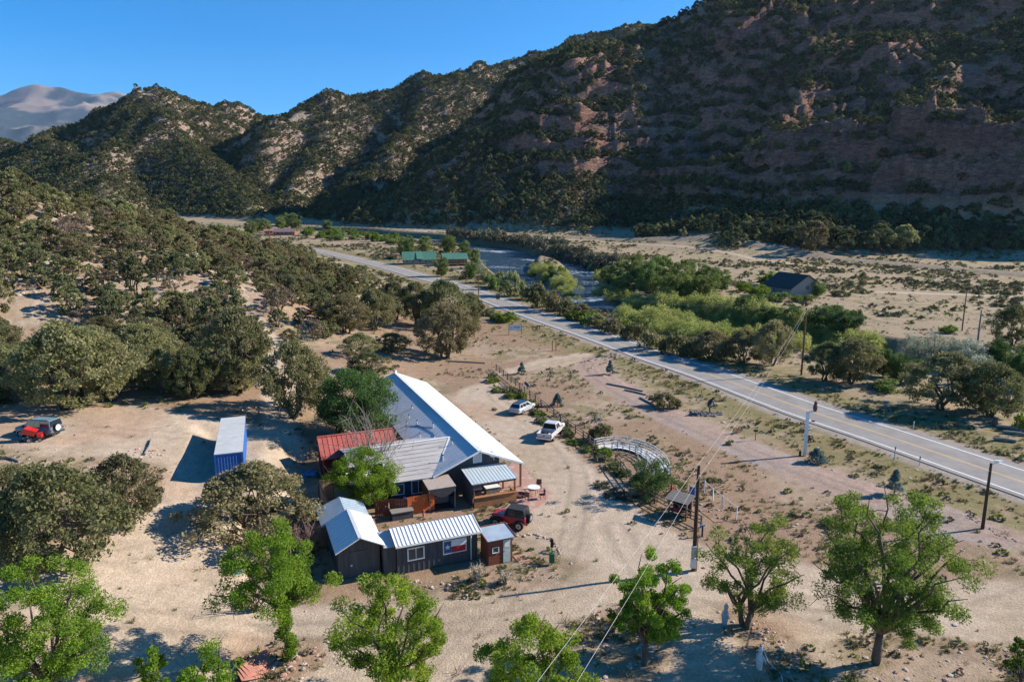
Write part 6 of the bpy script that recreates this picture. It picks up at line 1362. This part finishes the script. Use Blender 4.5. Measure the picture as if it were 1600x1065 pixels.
# ------------------------------------------------------------------ river woods and shrubs: (pixel of the foot, width and height in the photograph)
WILL = [bush(400+i, 3.6, 3.2, 44, 90, .16, WIL, "willow", aspect=.3) for i in range(4)]
COTT = [broadleaf(420+i, 10.5, 4.6, 80, 110, .22, COT, trunk_h=.03, limbs=12, clump=.24, name="cottonwood", droop=.1) for i in range(3)]
OLIV = [broadleaf(430+i, 6.5, 3.8, 70, 100, .16, OLV, trunk_h=.05, limbs=11, clump=.24, name="olive", aspect=.28) for i in range(2)]
GSH = [bush(440+i, 2.6, 2.2, 26, 50, .20, m_, "shrub") for i, m_ in enumerate((COT, SAG, ELM, JUN))]
BRDS = [broadleaf(450+i, 8.5, 4.0, 80, 100, .20, BRD, trunk_h=.03, limbs=12, clump=.25, name="alder", droop=.1) for i in range(2)]
KIND = {"w": (WILL, (6.4,3.7), "willow_bush", "willow"), "c": (COTT, (10.5,10.8), "cottonwood_tree", "cottonwood"), "o": (OLIV, (8.6,6.6), "olive_tree", "olive"), "g": ([GSH[0],GSH[2]], (4.4,2.7), "green_shrub", "shrub"), "s": ([GSH[1]], (4.4,2.7), "grey_shrub", "shrub"), "j": ([GSH[3]], (4.4,2.7), "olive_shrub", "shrub"), "b": (BRDS, (9.0,8.8), "alder_tree", "tree")}
cnt = [0]
def grow(kind, px, py, w, h, label, group=None):
    V, nom, name, cat = KIND[kind]; cnt[0] += 1
    return put((V[cnt[0] % len(V)], nom), px, py, w, h, label, cat, name, group)
def sow(kind, items, label, group):
    for px, py, w, h in items: grow(kind, px, py, w, h, label, group)
rs = np.random.default_rng(77)
def band(poly_px, n, w, h, wv=.3):
    """n feet spread inside a pixel polygon on the ground, larger spacing first"""
    xs = [q[0] for q in poly_px]; ys = [q[1] for q in poly_px]; out = []
    tries = 0
    while len(out) < n and tries < 6000:
        tries += 1; x = rs.uniform(min(xs), max(xs)); y = rs.uniform(min(ys), max(ys))
        if in_poly(np.array([x]), np.array([y]), poly_px)[0] and all(abs(x-a[0]) > w*.42 or abs(y-a[1]) > h*.24 for a in out): out.append((x, y, w*(1-wv+2*wv*rs.random()), h*(1-wv+2*wv*rs.random())))
    return sorted(out, key=lambda q: q[1])
sow("w", band([(955,495),(1010,480),(1090,478),(1230,500),(1360,545),(1372,572),(1290,558),(1200,535),(1100,530),(1000,517),(960,505)], 90, 50, 27), "pale green willow bush in the thicket on the near river flat", "willows on the river flat")
sow("w", band([(818,420),(850,414),(880,425),(905,452),(912,478),(890,478),(868,458),(838,440)], 26, 22, 12), "yellow green willow bush covering the river island", "willows on the island")
grow("c", 862,432, 18, 17, "dark round tree on the river island among yellow willows"); grow("g", 878,428, 16, 14, "bright green bush beside the dark tree on the island"); grow("g", 888,444, 14, 8, "low dark bush at the island's edge above the side channel")
sow("c", [(965,452,46,42),(990,440,50,44),(1012,462,56,56),(1035,452,54,52),(1062,466,58,60),(1085,455,52,50),(1108,462,48,46),(1128,455,36,34),(975,462,44,36),(1000,452,46,40),(1048,470,50,44),(1075,470,48,46),(1098,470,46,40),(950,445,36,30),(1022,440,46,40)], "cottonwood in the dense green stand across the side channel", "cottonwoods across the channel")
sow("w", [(940,440,30,22),(945,468,44,28),(960,476,40,22),(930,425,26,18),(975,470,30,22)], "willow bush at the water's edge below the cottonwood stand", "willows at the water's edge")
sow("b", [(1160,492,40,32),(1200,512,56,38),(1240,506,50,30),(1280,520,60,46),(1315,525,50,44),(1335,515,36,34),(1180,478,40,20),(1302,500,40,26)], "dark green riverside tree below the dark roofed house", "riverside trees by the house")
sow("g", [(1185,462,40,18),(1215,470,44,16),(1165,455,34,16),(1255,472,40,14),(1200,445,30,22)], "green garden shrub around the dark roofed house", "garden shrubs of the house")
grow("j", 1312,463, 32, 10, "flat clipped dark shrub on the house's gravel yard"); grow("c", 1277,462, 38, 22, "brownish round tree beside the dark roofed house's gable"); grow("g", 1212,448, 30, 26, "pale green tree at the back of the dark roofed house")
grow("o", 1462,582, 90, 60, "pale silver green olive tree beyond the highway"); grow("o", 1505,590, 90, 62, "second silver green olive tree leaning towards the river"); grow("o", 1425,570, 60, 46, "small silvery olive tree above the dark riverside shrubs"); grow("o", 1530,600, 60, 48, "silvery olive tree behind the dense roadside juniper")
sow("b", [(1380,588,56,46),(1405,600,52,52),(1430,598,44,40),(1560,580,44,46),(1590,612,48,70),(1610,590,50,60),(1560,560,40,34),(1540,640,40,40)], "dark green alder between the highway and the river", "alders by the highway")
sow("g", [(1598,672,30,30),(1588,640,26,24),(1480,520,30,14),(1384,610,50,22),(1360,560,40,26),(1343,540,40,22)], "low green bush on the river bank beyond the highway", "bushes on the river bank")
sow("j", [(780,448,34,26),(800,462,44,40),(826,468,30,24),(840,480,46,42),(868,486,44,34),(760,442,26,24),(885,492,38,26),(912,500,40,28),(955,520,44,26),(990,530,44,30),(1020,545,50,34),(1050,552,46,36),(1075,556,40,30),(1130,562,46,34),(935,512,40,24)], "olive shrub crowding the far edge of the highway", "shrubs along the far road edge")
sow("g", [(770,452,30,26),(925,508,44,22),(960,512,40,20),(900,500,40,18),(1085,555,36,14),(790,503,40,18),(776,500,26,14),(982,518,34,20)], "fresh green shrub on the bank beside the highway", "green shrubs by the highway")
sow("c", [(640,404,26,36),(664,398,30,28),(702,395,34,28),(726,404,28,28),(742,420,22,30),(690,432,34,30),(738,432,26,22),(628,398,22,22)], "tree shading the green roofed cabins", "trees at the cabins")
sow("o", [(745,418,16,30),(752,432,20,26)], "grey willow like tree on the bank behind the cabins", "grey bank trees")
grow("c", 737,436, 30, 26, "orange tinged round bush beside the roadside pole")
sow("s", band([(700,372),(760,376),(840,392),(905,415),(930,428),(960,412),(880,388),(800,374),(720,366)], 46, 28, 16), "grey green brush along the far river bank", "brush along the far bank")
sow("g", band([(480,362),(560,368),(640,378),(640,386),(560,378),(480,372)], 20, 22, 12), "green willow brush along the upper river", "brush along the upper river")
sow("c", [(450,356,26,22),(460,360,30,26),(438,358,22,20),(415,364,24,22),(405,362,20,20),(392,366,26,22),(512,358,20,14)], "broad tree in the green belt behind the distant barn", "trees behind the distant barn")
sow("g", [(300,362,24,10),(330,364,30,12),(360,366,30,12),(380,370,30,10),(345,362,24,12)], "light green meadow shrub past the wooded crest", "meadow shrubs past the crest")
# shrubs of the lot
for k, px, py, w, h, lab in (("j",1037,636,56,24,"spreading olive juniper mat on the grassy verge"),("j",937,688,42,32,"round golden olive shrub behind the white ramp"),("g",1140,695,14,10,"small green tuft at the edge of the red gravel drive"),("j",1000,770,30,40,"olive shrub tucked into the bushy pine")):
    grow(k, px, py, w, h, lab)
SPRUCE = []
def spruce(label, px, py, w, h, seed):
    rng = np.random.default_rng(seed); p = pt(px,py); H = px2m(h,p[1])*1.06; W_ = px2m(w,p[1]); C=[]; Rd=[]
    for i in range(46):
        t = rng.random()**.8; r = W_/2*(1-t)*.95; a = rng.random()*6.28; C.append((math.cos(a)*r*.8,math.sin(a)*r*.8,H*(.06+.9*t))); Rd.append(.10*W_+.10*W_*(1-t))
    plant("blue_spruce", (crown_mesh("spruce_crown", SPR, C, Rd, 60, .09, rng, squash=.5), stems_mesh("spruce_trunk", BARK, [([(0,0,-.1),(0,0,H*.95)],.07,.015)])), label, "spruce", tuple(p), 1.0)
spruce("small blue spruce behind the biggest tree near the highway", 1397,772,30,42,1); spruce("low spreading blue spruce at the foot of the white post", 1275,722,38,22,2)
spruce("little green spruce at the top end of the rail fence", 815,584,16,18,3); spruce("small spruce beside the drive entrance boulders", 953,585,18,22,4); spruce("blue green spruce on the bank above the rail fence", 871,634,22,20,5)
# the bushy pine by the ramp
rng_ = np.random.default_rng(8); p_ = flat(1022,775)
plant("bushy_pine", (crown_mesh("pine_crown", BRD, [(rng_.normal()*1.3,rng_.normal()*1.0,.5+3.2*rng_.random()) for _ in range(60)], .5, 130, .11, rng_, aspect=.25), stems_mesh("pine_trunk", BARK, [(curve_pts((0,0,-.2),(a,b,3.0),rng_,4,.15),.10,.03) for a,b in ((-.9,.2),(.2,.4),(1.0,-.2),(.3,-.6))])), "bushy dark green pine with several stems beside the white ramp", "pine", on(*p_[:2]), 1.0, rz=0)
# weeds along the rail fence, one by one
for i in range(34):
    t = i/33; px = 765+t*235+rs.normal()*6; py = 590+t*165+rs.normal()*5+4
    grow("g" if i % 3 else "s", px, py, 16+14*rs.random(), 7+6*rs.random(), "low weedy clump along the foot of the weathered rail fence", "weeds along the rail fence")
sow("s", [(960,775,40,14),(985,780,34,12),(940,760,30,12)], "dry golden weed mound at the edge of the drive below the pine", "dry weed mounds")
# ------------------------------------------------------------------ ground cover nobody could count
def tuft_mesh(name, m, n, h, r, seed, w=.03):
    rng = np.random.default_rng(seed); V=[]; F=[]; rn=[]
    for i in range(n):
        a = rng.random()*6.28; q = np.array([math.cos(a),math.sin(a)])*r*math.sqrt(rng.random()); l = h*(.5+.7*rng.random()); d = q*.6+rng.normal(size=2)*r*.5; t = np.array([-math.sin(a),math.cos(a)])*w; b=len(V)
        V += [(q[0]-t[0],q[1]-t[1],-.03),(q[0]+t[0],q[1]+t[1],-.03),(q[0]+d[0]+t[0]*.3,q[1]+d[1]+t[1]*.3,l),(q[0]+d[0]-t[0]*.3,q[1]+d[1]-t[1]*.3,l)]; F.append((b,b+1,b+2,b+3)); rn += [rng.random()]*4
    me = np_mesh(name, V, F, False, {"rnd": rn}); me.materials.append(m); return me
def ground_cover():
    rng = np.random.default_rng(21)
    # real single plants serve as the sources
    srcs = []
    for i,(me,lab,x,y) in enumerate(((tuft_mesh("tuft",GRS,26,.30,.20,1),"dry grass tuft beside the yard lamp's post",40.2,55.0),(tuft_mesh("tuft",GRS,20,.22,.28,2),"wide dry grass tuft in front of the yard lamp",42.4,54.6),(bush(480,.55,.5,9,26,.075,SAG,"sage")[0],"small grey sage plant on the verge by the lamp",39.0,57.2),(bush(481,.6,.6,9,26,.085,GSH and COT,"weed")[0],"small green weed on the verge by the lamp",43.6,57.4))):
        T = thing("grass_tuft" if i < 2 else "small_weed", lab, "grass" if i < 2 else "weed", on(x,y)); srcs.append(link(bpy.data.objects.new("blades" if i < 2 else "leaves", me), T))
    n = 110000; u = rng.random(n); r = 28*np.exp(u*math.log(260/28)); a = R(46)*(2*rng.random(n)-1); x = r*np.sin(a); y = r*np.cos(a)
    n1 = fbm(x*.12, y*.12, 700, 4); dR, _ = seg_dist(x, y, ROADS); isl = np.zeros(n)
    for P in ISLANDS: isl = np.maximum(isl, poly_mask(x, y, P, .6))
    drive = np.maximum(poly_mask(x, y, DRIVE, 1.2)*.97*(1-isl), poly_mask(x, y, REDDRIVE, .9))*1.0
    for P in TRACKS:
        d, _ = seg_dist(x, y, P); drive = np.maximum(drive, sstep(2.6,1.6,d))
    dens = (.07+.93*sstep(.47,.66,n1))*(1-.992*drive); dens = np.maximum(dens*.42, .85*sstep(16,6,dR)*sstep(5.0,6.0,dR)*sstep(.36,.5,n1+.04))
    lx = (x-C0[0])*math.cos(A0)+(y-C0[1])*math.sin(A0); ly = -(x-C0[0])*math.sin(A0)+(y-C0[1])*math.cos(A0)
    bld = ((lx > -3.2) & (lx < 36) & (ly > -.5) & (ly < 18.5)) | ((lx > -13.8) & (lx < -2.5) & (ly > 15.8) & (ly < 20.3)) | ((lx > -12.6) & (lx < -9.8) & (ly > 8.6) & (ly < 16)) | ((lx > -14) & (lx < -11.6) & (ly > 6.5) & (ly < 8.9))
    dens[bld | (dR < 5.0)] = 0
    for P in RIVER:
        d, e = seg_dist(x, y, P); dens[d < e[..., 0]+2] = 0
    for cx, cy, aa, hx, hy, pz in PADS[:1]:
        dens[(np.abs((x-cx)*math.cos(aa)+(y-cy)*math.sin(aa)) < hx) & (np.abs(-(x-cx)*math.sin(aa)+(y-cy)*math.cos(aa)) < hy)] = 0
    ok = rng.random(n) < dens; x, y, n1 = x[ok], y[ok], n1[ok]; z, _, _ = grid_z(x, y); rr = np.hypot(x, y)
    k = np.where(rng.random(len(x)) < .16, 2, np.where(rng.random(len(x)) < .10, 3, rng.integers(0,2,len(x)))); s = (.38+.75*rng.random(len(x))**3)*(.8+rr/260); s = np.where(k > 1, s*.8, s)
    cover("ground_cover", "dry grass, sage and weeds scattered over the soil", srcs, np.column_stack([x,y,z]), s, k, "ground cover"); print("cover", len(x))
    # sagebrush on the flats beyond the river and up the valley
    n = 60000; y = 180+rng.random(n)*520; x = (-.45+1.2*rng.random(n))*y; z, sl_, _ = grid_z(x, y); dn = fbm(x*.03, y*.03, 720, 4); dR, _ = seg_dist(x, y, ROADS); hz = z-floor_z(x,y)
    dens = (.06+.7*sstep(.46,.64,dn))*(dR > 8)*(hz < 25)*(hz > -2.5); dens *= ~keep_clear(x,y) | (rng.random(n) < .02)
    ok = rng.random(n) < dens; x, y, z = x[ok], y[ok], z[ok]; s = .45+1.0*rng.random(len(x))**3
    src2 = [bush(490,1.1,1.1,10,22,.17,SAG,"sagebrush")[0], bush(491,1.3,1.4,10,22,.19,JUN,"rabbitbrush")[0]]; ss = []
    for i,(me,q) in enumerate(zip(src2,((1440,500),(1420,505)))):
        T = thing("sagebrush", ("grey sagebrush","olive rabbitbrush")[i]+" clump on the open flat beyond the river trees", "sagebrush", tuple(pt(*q))); ss.append(link(bpy.data.objects.new("crown", me), T))
    cover("sagebrush_flat", "sagebrush dotted over the dry valley floor", ss, np.column_stack([x,y,z-.05]), s, rng.integers(0,2,len(x)), "sagebrush"); print("sage", len(x))
    # pebbles and stones on the bare soil and the hill
    n = 60000; r = 28*np.exp(rng.random(n)*math.log(320/28)); a = R(46)*(2*rng.random(n)-1); x = r*np.sin(a); y = r*np.cos(a); z, _, _ = grid_z(x,y); hl = sstep(4,9,z-floor_z(x,y))*(x < -18)
    dR, _ = seg_dist(x, y, ROADS); isl = np.zeros(n)
    for P in ISLANDS: isl = np.maximum(isl, poly_mask(x, y, P, .6))
    dd = np.maximum(poly_mask(x,y,DRIVE,1.0)*(1-isl), poly_mask(x,y,REDDRIVE,1.0)); dens = (.10+.35*isl+.75*hl*sstep(.45,.6,fbm(x*.1,y*.1,730,3))+.25*sstep(.55,.66,fbm(x*.2,y*.2,731,3)))*(1-.93*dd)*(dR > 5.2)
    lx = (x-C0[0])*math.cos(A0)+(y-C0[1])*math.sin(A0); ly = -(x-C0[0])*math.sin(A0)+(y-C0[1])*math.cos(A0); dens[(lx > -14) & (lx < 36) & (ly > -.5) & (ly < 20.4)] = 0
    for P in RIVER:
        d, e = seg_dist(x, y, P); dens[d < e[..., 0]+1] = 0
    ok = rng.random(n) < dens; x, y, z, hl = x[ok], y[ok], z[ok], hl[ok]; s = (.12+.5*rng.random(len(x))**3)*(1+1.6*hl)
    ss = []
    for i,(me,q,lab) in enumerate(((STM[0][0],(1130,660),"pale stone lying on the verge beside the rock mound"),(STM[1][2],(1145,668),"reddish stone lying between the rock mound and rusty implement"),(STM[2][0],(925,575),"pale boulder on the soil inside the drive entrance"))):
        p = pt(*q); o = link(bpy.data.objects.new("boulder", me)); o.location = tuple(p); tag(o, lab, "stone"); ss.append(o)
    cover("loose_stones", "loose stones and rubble strewn over the soil and hillside", ss, np.column_stack([x,y,z]), s*1.0, rng.integers(0,3,len(x)), "stones"); print("stones", len(x))
ground_cover()
# ------------------------------------------------------------------ haze
def haze():
    m = bpy.data.materials.new("haze_air"); m.use_nodes = True; t = m.node_tree; t.nodes.remove(t.nodes["Principled BSDF"]); v = t.nodes.new("ShaderNodeVolumePrincipled")
    v.inputs["Color"].default_value = (.50,.70,1,1); v.inputs["Density"].default_value = 1.5e-5; v.inputs["Anisotropy"].default_value = .3; t.links.new(v.outputs[0], t.nodes["Material Output"].inputs["Volume"])
    o = MB().box(-21800,7000,-60,21800,-40,4300).build("haze", m); tag(o, kind="stuff")
HAZE = True
if HAZE: haze()
